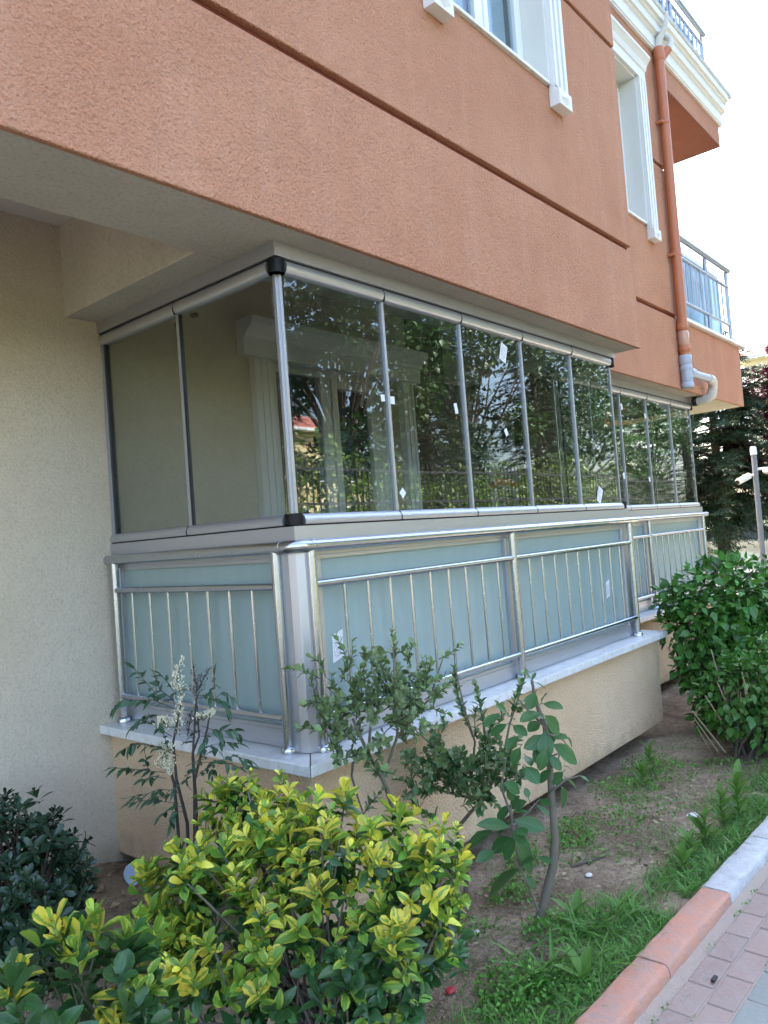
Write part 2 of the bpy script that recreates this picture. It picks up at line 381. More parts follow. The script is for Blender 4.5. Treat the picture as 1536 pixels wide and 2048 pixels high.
# paved path with its pavers, sand bed and kerb stones
path = struct(bx('pavement', M['sand'], None, -8, 14, -3.55, -1.29, -1.86, PAVE_Z-.006, 0))
pm = {}
def paver(x, y, l, wd, mat):
    k = (round(l, 3), round(wd, 3), mat.name)
    if k not in pm:
        o = bx('paver', mat, None, -l/2, l/2, -wd/2, wd/2, -.05, 0, .005); pm[k] = o.data; bpy.data.objects.remove(o)
    o = link('paver', pm[k], path); o.location = (x, y, PAVE_Z+rnd.uniform(-.002, .002))
    o.rotation_euler = (rnd.uniform(-.008, .008), rnd.uniform(-.006, .006), -.026+rnd.uniform(-.007, .007))
    b = o.modifiers.new('bevel', 'BEVEL'); b.width = .006; b.segments = 2
for row in range(9):
    for i in range(-7, 14):
        x = .372+.2*i+(.105 if row % 2 else 0)
        y = -1.418-.1*row-.026*x
        if x > 2.6-.0*row: continue
        paver(x, y, .194, .094, M['paver_grey'] if row in (2, 3) else M['paver'])
far_bed = MB()
for row in range(9, 21):
    for i in range(-6, 10):
        x = .372+.2*i+(.105 if row % 2 else 0); y = -1.418-.1*row-.026*x
        far_bed.box(x-.097, x+.097, y-.047, y+.047, -1.80, PAVE_Z)
for row in range(0, 9):
    for i in range(14, 50):
        x = .372+.2*i+(.105 if row % 2 else 0); y = -1.418-.1*row-.026*x
        if x > 2.6: far_bed.box(x-.097, x+.097, y-.047, y+.047, -1.80, PAVE_Z)
build(far_bed, 'paver_field', M['paver'], path, kind='stuff')
kerb = struct(thing('kerb', 'row of painted kerb stones between the garden bed and the path', 'kerb', (0, -1.25, PAVE_Z)))
del kerb['category'], kerb['label']
def kerb_stone(x0, x1, mat):
    mb = MB(); n = 9
    pr = [(0, -.12), (0, .036), (.012, .042), (.098, .042), (.112, .039), (.119, .031), (.123, .008), (.13, -.12)]
    for k in range(n+1):
        x = x0+(x1-x0)*k/n; y = KY(x); j = lambda: rnd.uniform(-.003, .003)
        mb.v += [(x, y-o_+j(), PAVE_Z+z+j()) for o_, z in pr]
    q = len(pr)
    for k in range(n):
        for i in range(q): mb.f.append((k*q+i, k*q+(i+1) % q, (k+1)*q+(i+1) % q, (k+1)*q+i))
    mb.f += [tuple(range(q)), tuple(n*q+i for i in range(q))]
    return build(mb, 'kerb_stone', mat, kerb, smooth=True)
for x0, x1, c in [(-1.92, -1.32, 'kerb_white'), (-1.31, -.71, 'kerb_red'), (-.70, -.06, 'kerb_red'), (-.05, .452, 'kerb_red'), (.46, 1.125, 'kerb_red'), (1.13, 1.78, 'kerb_white'), (1.785, 2.43, 'kerb_white'), (2.44, 3.1, 'kerb_red')]:
    kerb_stone(x0, x1, M[c])
struct(bx('parking_road', M['asphalt'], None, 15, 34, -6, 9, -2.2, -1.945, 0))
struct(bx('added_grey_ground', M['asphalt'], None, -30, 40, -7.2, -3.56, -1.95, -1.74, 0))  # unseen grey strip added to cut green bounce light from across the path

# ================================================================== BUILDING
apt = thing('apartment_building', 'terracotta and cream apartment building with overhanging upper floor', 'building', (2, 2, -1.75))
Y1, Y2, YB = -.19, .32, 1.478
# cream ground-floor wall behind, with door and window openings
def wall(name, mat, x0, x1, z0, z1, y0=YB, y1=YB+.25, bevel=0): return bx(name, mat, apt, x0, x1, y0, y1, z0, z1, bevel)
wall('wall', M['cream'], -9, 1.20, -2.1, 1.76)
wall('wall', M['cream'], 2.62, 2.775, -2.1, 1.76); wall('wall', M['shade_wall'], 2.776, 3.62, -2.1, 1.76); wall('wall', M['shade_wall'], 4.60, 6.6, -2.1, 1.76)  # past the door the wall colour itself carries the shade
wall('wall', M['cream'], 1.20, 2.62, 1.30, 1.76); wall('wall', M['shade_wall'], 3.62, 4.60, 1.0, 1.76); wall('wall', M['cream'], 3.62, 4.6, -2.1, -.1)
wall('side_wall', M['cream'], 6.35, 6.6, -2.1, 1.76, YB+.25, 9)
# dark rooms behind the openings
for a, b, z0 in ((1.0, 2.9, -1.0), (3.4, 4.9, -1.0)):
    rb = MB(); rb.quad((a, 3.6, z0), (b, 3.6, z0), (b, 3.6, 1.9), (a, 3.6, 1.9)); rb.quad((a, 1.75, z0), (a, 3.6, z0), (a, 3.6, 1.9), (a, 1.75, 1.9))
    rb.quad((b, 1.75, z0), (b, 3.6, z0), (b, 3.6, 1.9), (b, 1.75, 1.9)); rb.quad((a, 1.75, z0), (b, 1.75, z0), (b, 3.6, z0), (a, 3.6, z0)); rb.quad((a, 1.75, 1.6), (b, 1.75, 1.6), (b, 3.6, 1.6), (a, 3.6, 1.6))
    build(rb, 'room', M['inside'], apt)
# upper mass that shades the garden
bx('roof_block', M['terracotta'], apt, -9, 6.1, 1.80, 9, 1.77, 9.2, 0)
# ceiling of the ground-floor recess and the plastered beams below it
bx('ceiling', M['reveal'], apt, -9, 3.38, .1, YB+.3, 1.755, 1.90, 0)
bx('ceiling', M['reveal'], apt, 3.632, 6.10, .57, YB+.3, 1.755, 1.753+.15, 0)
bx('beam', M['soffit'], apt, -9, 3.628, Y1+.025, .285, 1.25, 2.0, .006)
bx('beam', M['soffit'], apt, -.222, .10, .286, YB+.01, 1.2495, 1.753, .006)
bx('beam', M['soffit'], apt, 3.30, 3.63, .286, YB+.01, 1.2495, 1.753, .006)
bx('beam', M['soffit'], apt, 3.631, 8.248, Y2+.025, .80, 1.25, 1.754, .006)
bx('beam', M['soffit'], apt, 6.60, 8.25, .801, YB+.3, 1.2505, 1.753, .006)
# balcony floors, parapets, marble copings
def balcony(x0, x1, yf, xr):
    bx('balcony_floor', M['tile'], apt, x0+.02, x1-.02, yf+.02, YB, -1.12, -1.035, 0)
    bx('parapet', M['yellow'], apt, x0-.10, xr, yf-.10, yf+.06, -1.69, -1.033, .008)
    bx('parapet', M['yellow'], apt, x0-.10, x0+.06, yf+.061, YB+.01, -1.692, -1.034, .008)
    bx('parapet', M['yellow'], apt, xr-.16, xr, yf+.061, YB+.01, -1.692, -1.034, .008)
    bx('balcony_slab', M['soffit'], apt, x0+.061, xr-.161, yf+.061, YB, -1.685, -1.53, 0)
    # coping: front slabs and side slab with mitred corner
    f0, s0 = yf-.172, x0-.165
    zt, zb = -.985, -1.032
    def cop(pts):
        k = len(pts); mb = MB(); mb.add([(x, y, zb) for x, y in pts]+[(x, y, zt+rnd.uniform(-.001, .001)) for x, y in pts], [tuple(range(k-1, -1, -1)), tuple(range(k, 2*k))]+[(i, (i+1) % k, k+(i+1) % k, k+i) for i in range(k)])
        build(mb, 'coping_slab', M['marble'], apt, bevel=.004)
    xm = x0+1.72; e = .0015
    cop([(s0, f0), (xm-e, f0), (xm-e, yf+.09), (x0+.09, yf+.09)][:4])
    cop([(xm+e, f0), (xr+.045, f0), (xr+.045, yf+.09), (xm+e, yf+.09)])
    cop([(s0-e*2, f0+e*2), (x0+.09-e*2, yf+.09+e*2), (x0+.09-e*2, YB), (s0-e*2, YB)])
    cop([(xr-.19, yf+.092), (xr+.045, yf+.092), (xr+.045, YB), (xr-.19, YB)])
balcony(0, 3.62, 0, 3.69)
balcony(3.86, 6.80, .51, 6.95)

def upper_wall(x0, x1, yf, z0, z1, name='wall_panel', back=.24):
    return bx(name, M['terracotta'], apt, x0, x1, yf, yf+back, z0, z1, .006)
WZ0, WZ1 = 2.87, 4.40
def facade(x0, x1, yf, w0, w1, ztop, lowx=None):
    """stucco bands with recessed grooves and one window opening w0..w1"""
    upper_wall(x0, lowx or x1, yf-.006, 1.247, 2.006, back=.03)
    def poly(pts):
        k = len(pts); mb = MB(); mb.add([(x, yf, z) for x, z in pts]+[(x, yf+.24, z) for x, z in pts], [tuple(range(k)), tuple(range(2*k-1, k-1, -1))]+[(i, (i+1) % k, k+(i+1) % k, k+i) for i in range(k)])
        build(mb, 'wall_panel', M['terracotta'], apt, bevel=.006)
    poly([(x0, 2.058), (x1, 2.058), (x1, 3.64), (w1, 3.64), (w1, WZ0-.011), (w0, WZ0-.011), (w0, 3.64), (x0, 3.64)])
    poly([(x0, 3.68), (w0, 3.68), (w0, WZ1), (w1, WZ1), (w1, 3.68), (x1, 3.68), (x1, ztop), (x0, ztop)])
    for z, a, b in ((2.032, x0, x1), (3.66, x0, w0), (3.66, w1, x1)):
        bx('groove', M['groove'], apt, a, b-.004, yf+.035, yf+.22, z-.034, z+.034, 0)
def window(w0, w1, yf, sash_at):
    wn = bx('window', M['pvc'], apt, w0-.02, w1+.02, yf+.255, yf+.262, WZ0+.03, WZ1, 0)
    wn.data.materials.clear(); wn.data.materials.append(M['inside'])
    def sub(n, m, *a, bevel=.004): return bx(n, m, wn, *a, bevel)
    # reveal linings, sill, pvc frame, panes
    sub('reveal', M['reveal'], w0+.001, w0+.02, yf-.02, yf+.25, WZ0, WZ1-.001); sub('reveal', M['reveal'], w1-.02, w1-.001, yf-.02, yf+.25, WZ0, WZ1-.001)
    sub('reveal', M['reveal'], w0+.021, w1-.021, yf-.02, yf+.25, WZ1-.022, WZ1-.003)
    sub('sill', M['marble'], w0+.022, w1-.022, yf-.025, yf+.24, WZ0-.010, WZ0+.014)
    yw = yf+.15; a, b = w0+.021, w1-.021; m = sash_at
    fr = MB()
    for p, q in ((a, a+.06), (b-.06, b), (m-.035, m+.035)): fr.box(p, q, yw, yw+.06, WZ0+.016, WZ1-.024)
    for p, q in ((a+.0605, m-.0355), (m+.0355, b-.0605)):
        fr.box(p, q, yw, yw+.06, WZ0+.016, WZ0+.075); fr.box(p, q, yw, yw+.06, WZ1-.08, WZ1-.024)
    build(fr, 'frame', M['pvc'], wn, bevel=.004)
    for p, q in ((a+.06, m-.036), (m+.036, b-.06)):
        f2 = MB(); y = yw-.012
        f2.box(p, p+.045, y, y+.05, WZ0+.077, WZ1-.082); f2.box(q-.045, q, y, y+.05, WZ0+.077, WZ1-.082)
        f2.box(p+.0455, q-.0455, y, y+.05, WZ0+.077, WZ0+.12); f2.box(p+.0455, q-.0455, y, y+.05, WZ1-.125, WZ1-.082)
        build(f2, 'sash', M['pvc'], wn, bevel=.004)
        sub('pane', M['dark_glass'], p+.044, q-.044, yw+.015, yw+.023, WZ0+.119, WZ1-.124, bevel=0)
        sub('curtain', M['curtain'], p+.05, q-.05, yw+.07, yw+.075, WZ0+.1, WZ1-.1, bevel=0)
    # fluted side casings with blocks at the foot, moulded head
    for s, e in ((-1, w0), (1, w1)):
        c0, c1 = (e-.175, e-.002) if s < 0 else (e+.002, e+.175)
        cs = MB(); cs.box(c0, c1, yf-.045, yf-.0015, WZ0-.04, WZ1+.0)
        wd = (c1-c0)/5
        for k in (0, 2, 4): cs.box(c0+wd*k, c0+wd*(k+1), yf-.06, yf-.0455, WZ0-.02, WZ1-.001)
        cs.box(c0-.004, c1+.004, yf-.078, yf-.0012, WZ0-.15, WZ0-.041)
        # raised diamond on the block
        cx = (c0+c1)/2; cz = WZ0-.095
        cs.add([(cx-.07, yf-.0785, cz), (cx, yf-.0785, cz-.045), (cx+.07, yf-.0785, cz), (cx, yf-.0785, cz+.045), (cx, yf-.1, cz)], [(0, 1, 4), (1, 2, 4), (2, 3, 4), (3, 0, 4), (3, 2, 1, 0)])
        build(cs, 'casing', M['white_trim'], wn, bevel=.003)
    hd = MB().prof([(.0012, WZ1+.002), (.05, WZ1+.002), (.05, WZ1+.10), (.064, WZ1+.11), (.068, WZ1+.125), (.08, WZ1+.16), (.105, WZ1+.195), (.12, WZ1+.212), (.12, WZ1+.235), (.0012, WZ1+.235)], (w0-.19, yf), (w1+.19, yf), (0, -1))
    build(hd, 'window_head', M['white_trim'], wn)
    return wn
M['curtain'] = plain('net_curtain', (.62, .72, .80), .8, 0, .25, 12)
facade(-9, 3.63, Y1, 1.20, 2.42, 5.6)
window(1.20, 2.42, Y1, 1.86)
# return of the front block down to the set-back wall
bx('wall_panel', M['terracotta'], apt, 3.39, 3.629, Y1+.241, YB+.3, 1.7545, 5.6, 0)
facade(3.632, 6.12, Y2, 4.18, 5.395, 5.0, lowx=8.25)
window(4.18, 5.395, Y2, 4.8)
bx('wall_panel', M['terracotta'], apt, 5.88, 6.118, Y2+.241, YB+.3, 1.7545, 9, 0)
# first-floor balcony box beyond the downpipe
bx('balcony_slab', M['terracotta'], apt, 6.121, 8.248, Y2+.241, 2.6, 1.7545, 1.99, 0)
bx('wall_panel', M['terracotta'], apt, 8.01, 8.25, Y2+.236, 2.6, 1.251, 2.012, 0)
bx('coping_slab', M['marble'], apt, 6.125, 8.40, Y2-.05, Y2+.28, 2.014, 2.050, .004)
bx('coping_slab', M['marble'], apt, 8.0, 8.40, Y2+.281, 2.6, 2.014, 2.050, .004)
# second-floor balcony: terracotta band, soffit darkened in colour for shade, with a sunk panel, stepped white cornice
bx('balcony_band', M['terracotta'], apt, 6.125, 8.25, Y2-.004, Y2+.14, 4.67, 5.02, .004)
bx('balcony_band', M['terracotta'], apt, 8.11, 8.25, Y2+.141, 2.6, 4.671, 5.02, .004)
bx('balcony_slab', M['shade_soffit'], apt, 6.127, 8.248, Y2-.002, 2.6, 4.655, 4.669, 0)  # extra plate in the shade colour, covering the terracotta underside
bx('soffit_panel', M['shade_soffit'], apt, 6.2, 7.35, Y2+.5, 2.2, 4.64, 4.654, .003)
cprof = [(-.24, 4.93), (.03, 4.93), (.03, 4.945), (.042, 4.952), (.042, 5.07), (.06, 5.08), (.066, 5.095), (.09, 5.10), (.09, 5.185), (.108, 5.195), (.114, 5.212), (.14, 5.22), (.14, 5.295), (-.24, 5.295)]
build(MB().prof(cprof, (3.64, Y2-.0005), (8.30, Y2-.0005), (0, -1)), 'cornice', M['white_trim'], apt)
build(MB().prof(cprof, (8.26, Y2+.245), (8.26, 2.6), (1, 0)), 'cornice', M['white_trim'], apt)
bx('balcony_slab', M['white_trim'], apt, 3.64, 8.02, Y2+.245, 2.6, 5.03, 5.29, 0)
bx('cornice_edge', M['stained'], apt, 3.64, 8.42, Y2-.15, Y2+.3, 5.296, 5.365, .01)

# door and window at the back of the first balcony
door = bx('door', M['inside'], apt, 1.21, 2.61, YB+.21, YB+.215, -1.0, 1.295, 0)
def dsub(n, m, *a, bevel=.003): return bx(n, m, door, *a, bevel)
yd = YB+.13
fr = MB()
for a, b in ((1.205, 1.41), (1.855, 1.957), (2.47, 2.615)): fr.box(a, b, yd, yd+.06, -1.0, 1.294)
for a, b in ((1.4105, 1.8545), (1.9575, 2.4695)): fr.box(a, b, yd, yd+.06, 1.17, 1.294); fr.box(a, b, yd, yd+.06, -1.0, -.93)
build(fr, 'frame', M['pvc'], door, bevel=.004)
ls = MB()
ls.box(1.962, 2.025, yd-.015, yd+.05, -.925, 1.165); ls.box(2.40, 2.465, yd-.015, yd+.05, -.925, 1.165)
ls.box(2.0255, 2.3995, yd-.015, yd+.05, 1.10, 1.165); ls.box(2.0255, 2.3995, yd-.015, yd+.05, -.925, -.85)
build(ls, 'door_leaf', M['pvc'], door, bevel=.004)
dsub('pane', M['dark_glass'], 1.4105, 1.8545, yd+.02, yd+.028, -.93, 1.17, bevel=0)
dsub('pane', M['dark_glass'], 2.024, 2.401, yd+.02, yd+.028, -.85, 1.10, bevel=0)
tb('pull_cord', M['rubber'], door, [(2.32, yd-.03, 1.12), (2.32, yd-.03, -.5)], .004, 6)
for s, e in ((-1, 1.20), (1, 2.62)):
    a, b = (e-.145, e+.0) if s < 0 else (e, e+.145)
    cs = MB().box(a, b, YB-.05, YB-.001, -1.03, 1.19); wd = (b-a)/5
    for k in (0, 2, 4): cs.box(a+wd*k, a+wd*(k+1), YB-.062, YB-.0505, -.98, 1.18)
    build(cs, 'casing', M['white_trim'], door, bevel=.002)
build(MB().prof([(.001, 1.191), (.07, 1.191), (.07, 1.30), (.09, 1.31), (.10, 1.33), (.15, 1.37), (.17, 1.385), (.17, 1.43), (.001, 1.43)], (.965, YB), (2.855, YB), (0, -1)), 'door_head', M['white_trim'], door)
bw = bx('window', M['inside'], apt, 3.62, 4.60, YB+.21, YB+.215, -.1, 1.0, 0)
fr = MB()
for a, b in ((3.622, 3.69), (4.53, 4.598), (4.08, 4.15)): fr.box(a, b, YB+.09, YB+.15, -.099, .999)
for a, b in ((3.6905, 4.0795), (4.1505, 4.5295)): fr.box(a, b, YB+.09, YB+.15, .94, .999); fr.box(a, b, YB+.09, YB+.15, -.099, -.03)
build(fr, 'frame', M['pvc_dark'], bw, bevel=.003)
for a, b in ((3.6905, 4.0795), (4.1505, 4.5295)): bx('pane', M['dark_glass'], bw, a, b, YB+.11, YB+.118, -.03, .94, 0)

# ================================================================== BALCONY GLAZING, SCREENS AND RAILINGS
def lerp2(P0, P1, s): return (P0[0]+(P1[0]-P0[0])*s, P0[1]+(P1[1]-P0[1])*s)
def glazing(name, label, segs, loc, stickers=()):
    """segs: (P0, P1, outward normal, joint distances from P0, gap at P0, gap at P1)"""
    g = thing(name, label, 'balcony glazing', loc)
    for si, (P0, P1, n, joints, g0, g1) in enumerate(segs):
        L = math.dist(P0, P1); d = ((P1[0]-P0[0])/L, (P1[1]-P0[1])/L)
        at = lambda s: (P0[0]+d[0]*s, P0[1]+d[1]*s)
        def pr(nm, mat, prof, s0, s1, smooth=False): return build(MB().prof(prof, at(s0), at(s1), n), nm, mat, g, smooth=smooth)
        box = lambda o0, o1, z0, z1: [(o0, z0), (o1, z0), (o1, z1), (o0, z1)]
        fr_ = abs(n[1]) > .5; e0, e1 = [(0 if not gg else .036 if fr_ else -.0365) for gg in (g0, g1)]; f0, f1 = [(0 if not gg else .038 if fr_ else -.0385) for gg in (g0, g1)]
        pr('head_track', M['alu'], box(-.036, .036, 1.185, 1.2495), -e0, L+e1)
        pr('track_gasket', M['rubber'], box(-.018, .024, 1.1785, 1.1845), -min(0, e0), L+min(0, e1))
        pr('sill_track', M['alu'], box(-.038, .038, -.1, -.007), -f0, L+f1)
        pr('track_gasket', M['rubber'], box(-.018, .026, -.0065, .0005), -min(0, e0), L+min(0, e1))
        edges = [g0]+list(joints)+[L-g1]
        for k in range(len(edges)-1):
            a, b = edges[k]+.004, edges[k+1]-.004
            pr('top_rail', M['alu'], [(-.02, 1.12), (.018, 1.12), (.027, 1.127), (.033, 1.142), (.034, 1.158), (.030, 1.170), (.022, 1.178), (-.02, 1.178)], a, b, True)
            pr('bottom_rail', M['alu'], [(-.02, .001), (.036, .001), (.040, .012), (.038, .026), (.030, .038), (.018, .047), (-.02, .047)], a, b, True)
            t0, t1 = rnd.uniform(-.0012, .0012), rnd.uniform(-.0012, .0012); A_, B_ = at(a+.002), at(b-.002)
            p = build(MB().prof(box(-.004, .004, .040, 1.125), (A_[0]+n[0]*t0, A_[1]+n[1]*t0), (B_[0]+n[0]*t1, B_[1]+n[1]*t1), n), 'pane', M['glass'], g)
            for (sg, kk, s, z, wd, hh, rot, mat) in stickers:
                if (sg, kk) != (si, k): continue
                c = at(s); q = MB(); o = .0065
                cr, sr = math.cos(rot), math.sin(rot); vv = []
                for (u, v) in ((-wd/2, -hh/2), (wd/2, -hh/2), (wd/2, hh/2), (-wd/2, hh/2)):
                    du, dv = u*cr-v*sr, u*sr+v*cr
                    for oo in (o,): vv.append((c[0]+d[0]*du+n[0]*oo, c[1]+d[1]*du+n[1]*oo, z+dv))
                q.add(vv, [(0, 1, 2, 3)]); build(q, 'sticker', M[mat], p, uvq=True)
        for k, s in enumerate(joints):
            pr('joint_seal', M['rubber'], [(-.02, 1.118), (.028, 1.118), (.035, 1.145), (.026, 1.179), (-.02, 1.179)], s-.0042, s+.0042)
            pr('joint_seal', M['rubber'], [(-.02, .0), (.038, .0), (.041, .02), (.026, .045), (-.02, .048)], s-.0042, s+.0042)
            pr('edge_profile', M['alu'], box(-.011, .012, .0485, 1.1175), s-.009, s+.009)
            if si == 0: pr('edge_profile', M['rubber'], box(-.012, .008, .0485, 1.1175), s+.0095, s+.0135)
        for s, gg in ((0, g0), (L, g1)):
            c = at(s)
            if gg:
                for z0, z1, r in ((1.1165, 1.1795, .037), (-.001, .0495, .041)):
                    cm = MB(); cm.tube([(c[0], c[1], z0), (c[0], c[1], z1)], r, 18); build(cm, 'corner_cap', M['rubber'], g, smooth=True)
                pr('edge_profile', M['alu'], box(-.006, .006, .05, 1.1165), *( (.006, .022) if s == 0 else (L-.022, L-.006)))
            else:
                a, b = (s+.001, s+.022) if s == 0 else (s-.022, s-.001)
                pr('wall_channel', M['alu'], box(-.022, .022, -.005, 1.178), a, b)
                a, b = (s+.0225, s+.04) if s == 0 else (s-.04, s-.0225)
                pr('wall_channel', M['rubber'], box(-.012, .014, -.004, 1.176), a, b)
    return g
Lf = [.703, 1.392, 2.08, 2.77]
st1 = [(1, 2, 1.866, 1.014, .075, .115, -.35, 'sticker'), (1, 2, 1.825, .509, .034, .045, .5, 'pad'), (1, 1, .735, .615, .036, .04, 0, 'pad'),
       (1, 1, .762, .137, .04, .04, .75, 'pad'), (1, 1, 1.30, .617, .03, .06, .2, 'pad'), (1, 4, 3.078, .11, .07, .12, -.5, 'sticker'),
       (1, 0, .66, .62, .03, .035, .1, 'pad')]
glazing('balcony_glazing', 'frameless folding glass enclosure of the near balcony with black corner caps', [
    ((0, YB), (0, 0), (-1, 0), [.73], 0, .03),
    ((0, 0), (3.46, 0), (0, -1), Lf, .03, .03),
    ((3.46, 0), (3.46, .47), (1, 0), [], .03, 0)], (0, 0, -.1), st1)
nearg = [o for o in bpy.data.objects if o.name == 'balcony_glazing'][0]
ck = MB(); ck.tube([(.022, .792, 1.07), (.022, .79, .03)], .0022, 6)
for k in range(70): ck.tube([(.022, .792, 1.066-k*.0148), (.022, .792, 1.060-k*.0148)], .0036, 6)
pc = build(ck, 'pull_chain', M['rubber'], nearg)
build(MB().tube([(.02, .775, 1.075), (.02, .80, 1.085)], .014, 8), 'chain_clip', M['rubber'], pc); build(MB().tube([(.02, .78, .025), (.02, .81, .022)], .008, 8), 'chain_clip', M['rubber'], pc)
build(MB().tube([(.016, .62, 1.09), (.016, .655, 1.095)], .013, 8), 'latch', M['rubber'], nearg)
st2 = [(0, 1, 1.36, 1.0, .04, .06, .2, 'pad'), (0, 2, 1.93, .95, .04, .05, .5, 'pad'), (0, 1, 1.28, .33, .05, .06, .4, 'pad'), (0, 2, 1.9, .3, .04, .05, .1, 'pad'), (0, 1, .9, 1.02, .03, .03, .8, 'pad'), (0, 1, 1.1, .8, .03, .03, .3, 'pad'), (0, 0, .5, .55, .03, .03, .3, 'pad')]
glazing('balcony_glazing', 'glass enclosure of the far set-back balcony behind the downpipe elbow', [
    ((3.47, .51), (6.75, .51), (0, -1), [.66, 1.31, 1.96, 2.62], .03, .03),
    ((6.75, .51), (6.75, YB), (1, 0), [.46], .03, 0)], (5, .5, -.1), st2)

def frost_screen(name, label, loc, segs):
    s_ = thing(name, label, 'glass screen', loc)
    for (P0, P1, n, mull) in segs:
        L = math.dist(P0, P1); d = ((P1[0]-P0[0])/L, (P1[1]-P0[1])/L)
        at = lambda s: (P0[0]+d[0]*s, P0[1]+d[1]*s)
        box = lambda o0, o1, z0, z1: [(o0, z0), (o1, z0), (o1, z1), (o0, z1)]
        pr = lambda nm, mat, prof, a, b: build(MB().prof(prof, at(a), at(b), n), nm, mat, s_, bevel=.003 if nm != 'frosted_pane' else 0)
        pr('frame', M['alu'], box(-.03, .022, -.983, -.905), 0, L); pr('frame', M['alu'], box(-.03, .022, -.14, -.1015), 0, L)
        last = 0
        for a, b in mull:
            pr('mullion', M['alu'], box(-.03, .024, -.9045, -.1405), a, b)
            if a-last > .05:
                pr('frosted_pane', M['frosted'], box(-.006, .002, -.91, -.135), last-.003, a+.003)
                bd = MB()
                bd.prof(box(.0025, .018, -.9045, -.1405), at(last), at(last+.014), n); bd.prof(box(.0025, .018, -.9045, -.1405), at(a-.014), at(a), n)
                bd.prof(box(.0025, .018, -.9045, -.888), at(last+.0145), at(a-.0145), n); bd.prof(box(.0025, .018, -.157, -.1405), at(last+.0145), at(a-.0145), n)
                build(bd, 'glazing_bead', M['alu'], s_)
            last = b
    return s_
fs = frost_screen('frosted_screen', 'aqua frosted glass panels in aluminium frames below the near glazing', (0, 0, -.98), [
    ((0, YB-.002), (0, .05), (-1, 0), [(0, .05), (1.37, 1.426)]),
    ((.05, 0), (3.50, 0), (0, -1), [(0, .06), (1.63, 1.76), (3.32, 3.45)])])
# broad corner post with rounded faces
cp = MB(); pts = [(-.045, .075), (-.052, .03), (-.05, .0), (-.036, -.036), (0, -.05), (.03, -.052), (.075, -.045), (.075, .05), (.05, .075)]
cp.add([(x, y, -.984) for x, y in pts]+[(x, y, -.101) for x, y in pts], [tuple(range(8, -1, -1)), tuple(range(9, 18))]+[(i, (i+1) % 9, 9+(i+1) % 9, 9+i) for i in range(9)])
build(cp, 'corner_post', M['alu'], fs, bevel=.004)
for z in (-.95, -.55): tb('screw', M['steel'], fs, [(.055, -.046, z), (.055, -.0535, z)], .005, 8)
m_ = [(1, 0)]
lab = build(MB().add([(.175, -.0035, -.635), (.245, -.0035, -.615), (.25, -.0035, -.49), (.18, -.0035, -.51)], [(0, 1, 2, 3)]), 'sticker', M['sticker'], fs, uvq=True)
lab = build(MB().add([(3.05, -.0035, -.66), (3.11, -.0035, -.64), (3.12, -.0035, -.52), (3.06, -.0035, -.54)], [(0, 1, 2, 3)]), 'sticker', M['sticker'], fs, uvq=True)
frost_screen('frosted_screen', 'frosted glass panels below the far glazing, partly behind the hedge', (5.2, .5, -.98), [
    ((3.70, .51), (6.75, .51), (0, -1), [(0, .08), (1.40, 1.50), (2.97, 3.05)]),
    ((6.75, .54), (6.75, YB), (1, 0), [(0, .05), (.88, .93)])])

def railing(name, label, loc, group=None): return thing(name, label, 'railing', loc, group)
ZT, ZM, ZL, ZB = -.095, -.265, -.842, -.985
def post(rl, x, y, r=.0215):
    tb('post', M['steel'], rl, [(x, y, ZB+.002), (x, y, ZT-.012)], r, 18)
    f = MB(); f.tube([(x, y, ZB+.001), (x, y, ZB+.018), (x, y, ZB+.026), (x, y, ZB+.03)], [.036, .036, .031, .024], 20); build(f, 'base_flange', M['steel'], rl, smooth=True)
def bars(rl, pts, r=.0072):
    for x, y in pts: tb('baluster', M['steel'], rl, [(x, y, ZL+.012), (x, y, ZM-.012)], r, 8)
r1 = railing('balcony_railing', 'polished stainless steel railing in front of the near frosted panels', (1.5, -.06, -.985))
arc = [(-.06+.062*(1-math.cos(a)), -.06+.062*(1-math.sin(a)), ZT) for a in [R(90)*k/8 for k in range(9)]]
arc = [(-.06+.06-.06*math.cos(R(90)*k/8), -.06+.06-.06*math.sin(R(90)*k/8), ZT) for k in range(9)]
tb('handrail', M['steel'], r1, [(-.06, 1.475, ZT), (-.06, .9, ZT), (-.06, .05, ZT)]+[(-.06, .02, ZT)], .027, 22)
tb('rail_elbow', M['steel'], r1, [(-.06, .03, ZT)]+arc+[(.03, -.06, ZT)], .0285, 22)
for pp in ([(-.06, .022, ZT), (-.06, .035, ZT)], [(.022, -.06, ZT), (.035, -.06, ZT)]): tb('collar', M['steel'], r1, pp, .0305, 22)
tb('handrail', M['steel'], r1, [(.02, -.06, ZT), (1.2, -.06, ZT), (2.4, -.06, ZT), (3.56, -.06, ZT)], .027, 22)
tb('end_cap', M['steel'], r1, [(3.56, -.06, ZT), (3.572, -.06, ZT)], .0295, 22)
for x, y in ((-.06, 1.412), (-.06, .072), (.030, -.06), (1.70, -.06), (3.43, -.06)): post(r1, x, y)
for z in (ZM, ZL):
    tb('mid_rail', M['steel'], r1, [(-.06, 1.40, z), (-.06, .09, z)], .0165, 16)
    tb('mid_rail', M['steel'], r1, [(.045, -.06, z), (1.685, -.06, z)], .0165, 16); tb('mid_rail', M['steel'], r1, [(1.715, -.06, z), (3.415, -.06, z)], .0165, 16)
bars(r1, [(-.06, y) for y in (1.25, 1.081, .914, .746, .580, .413, .246)])
bars(r1, [(x, -.06) for x in (.223, .385, .547, .709, .869, 1.03, 1.19, 1.353, 1.517)]); bars(r1, [(x, -.06) for x in (1.88, 2.043, 2.205, 2.368, 2.532, 2.698, 2.870, 3.043, 3.213)])
r2_ = railing('balcony_railing', 'stainless steel railing of the far balcony, cut off below by the hedge', (5.3, .45, -.985))
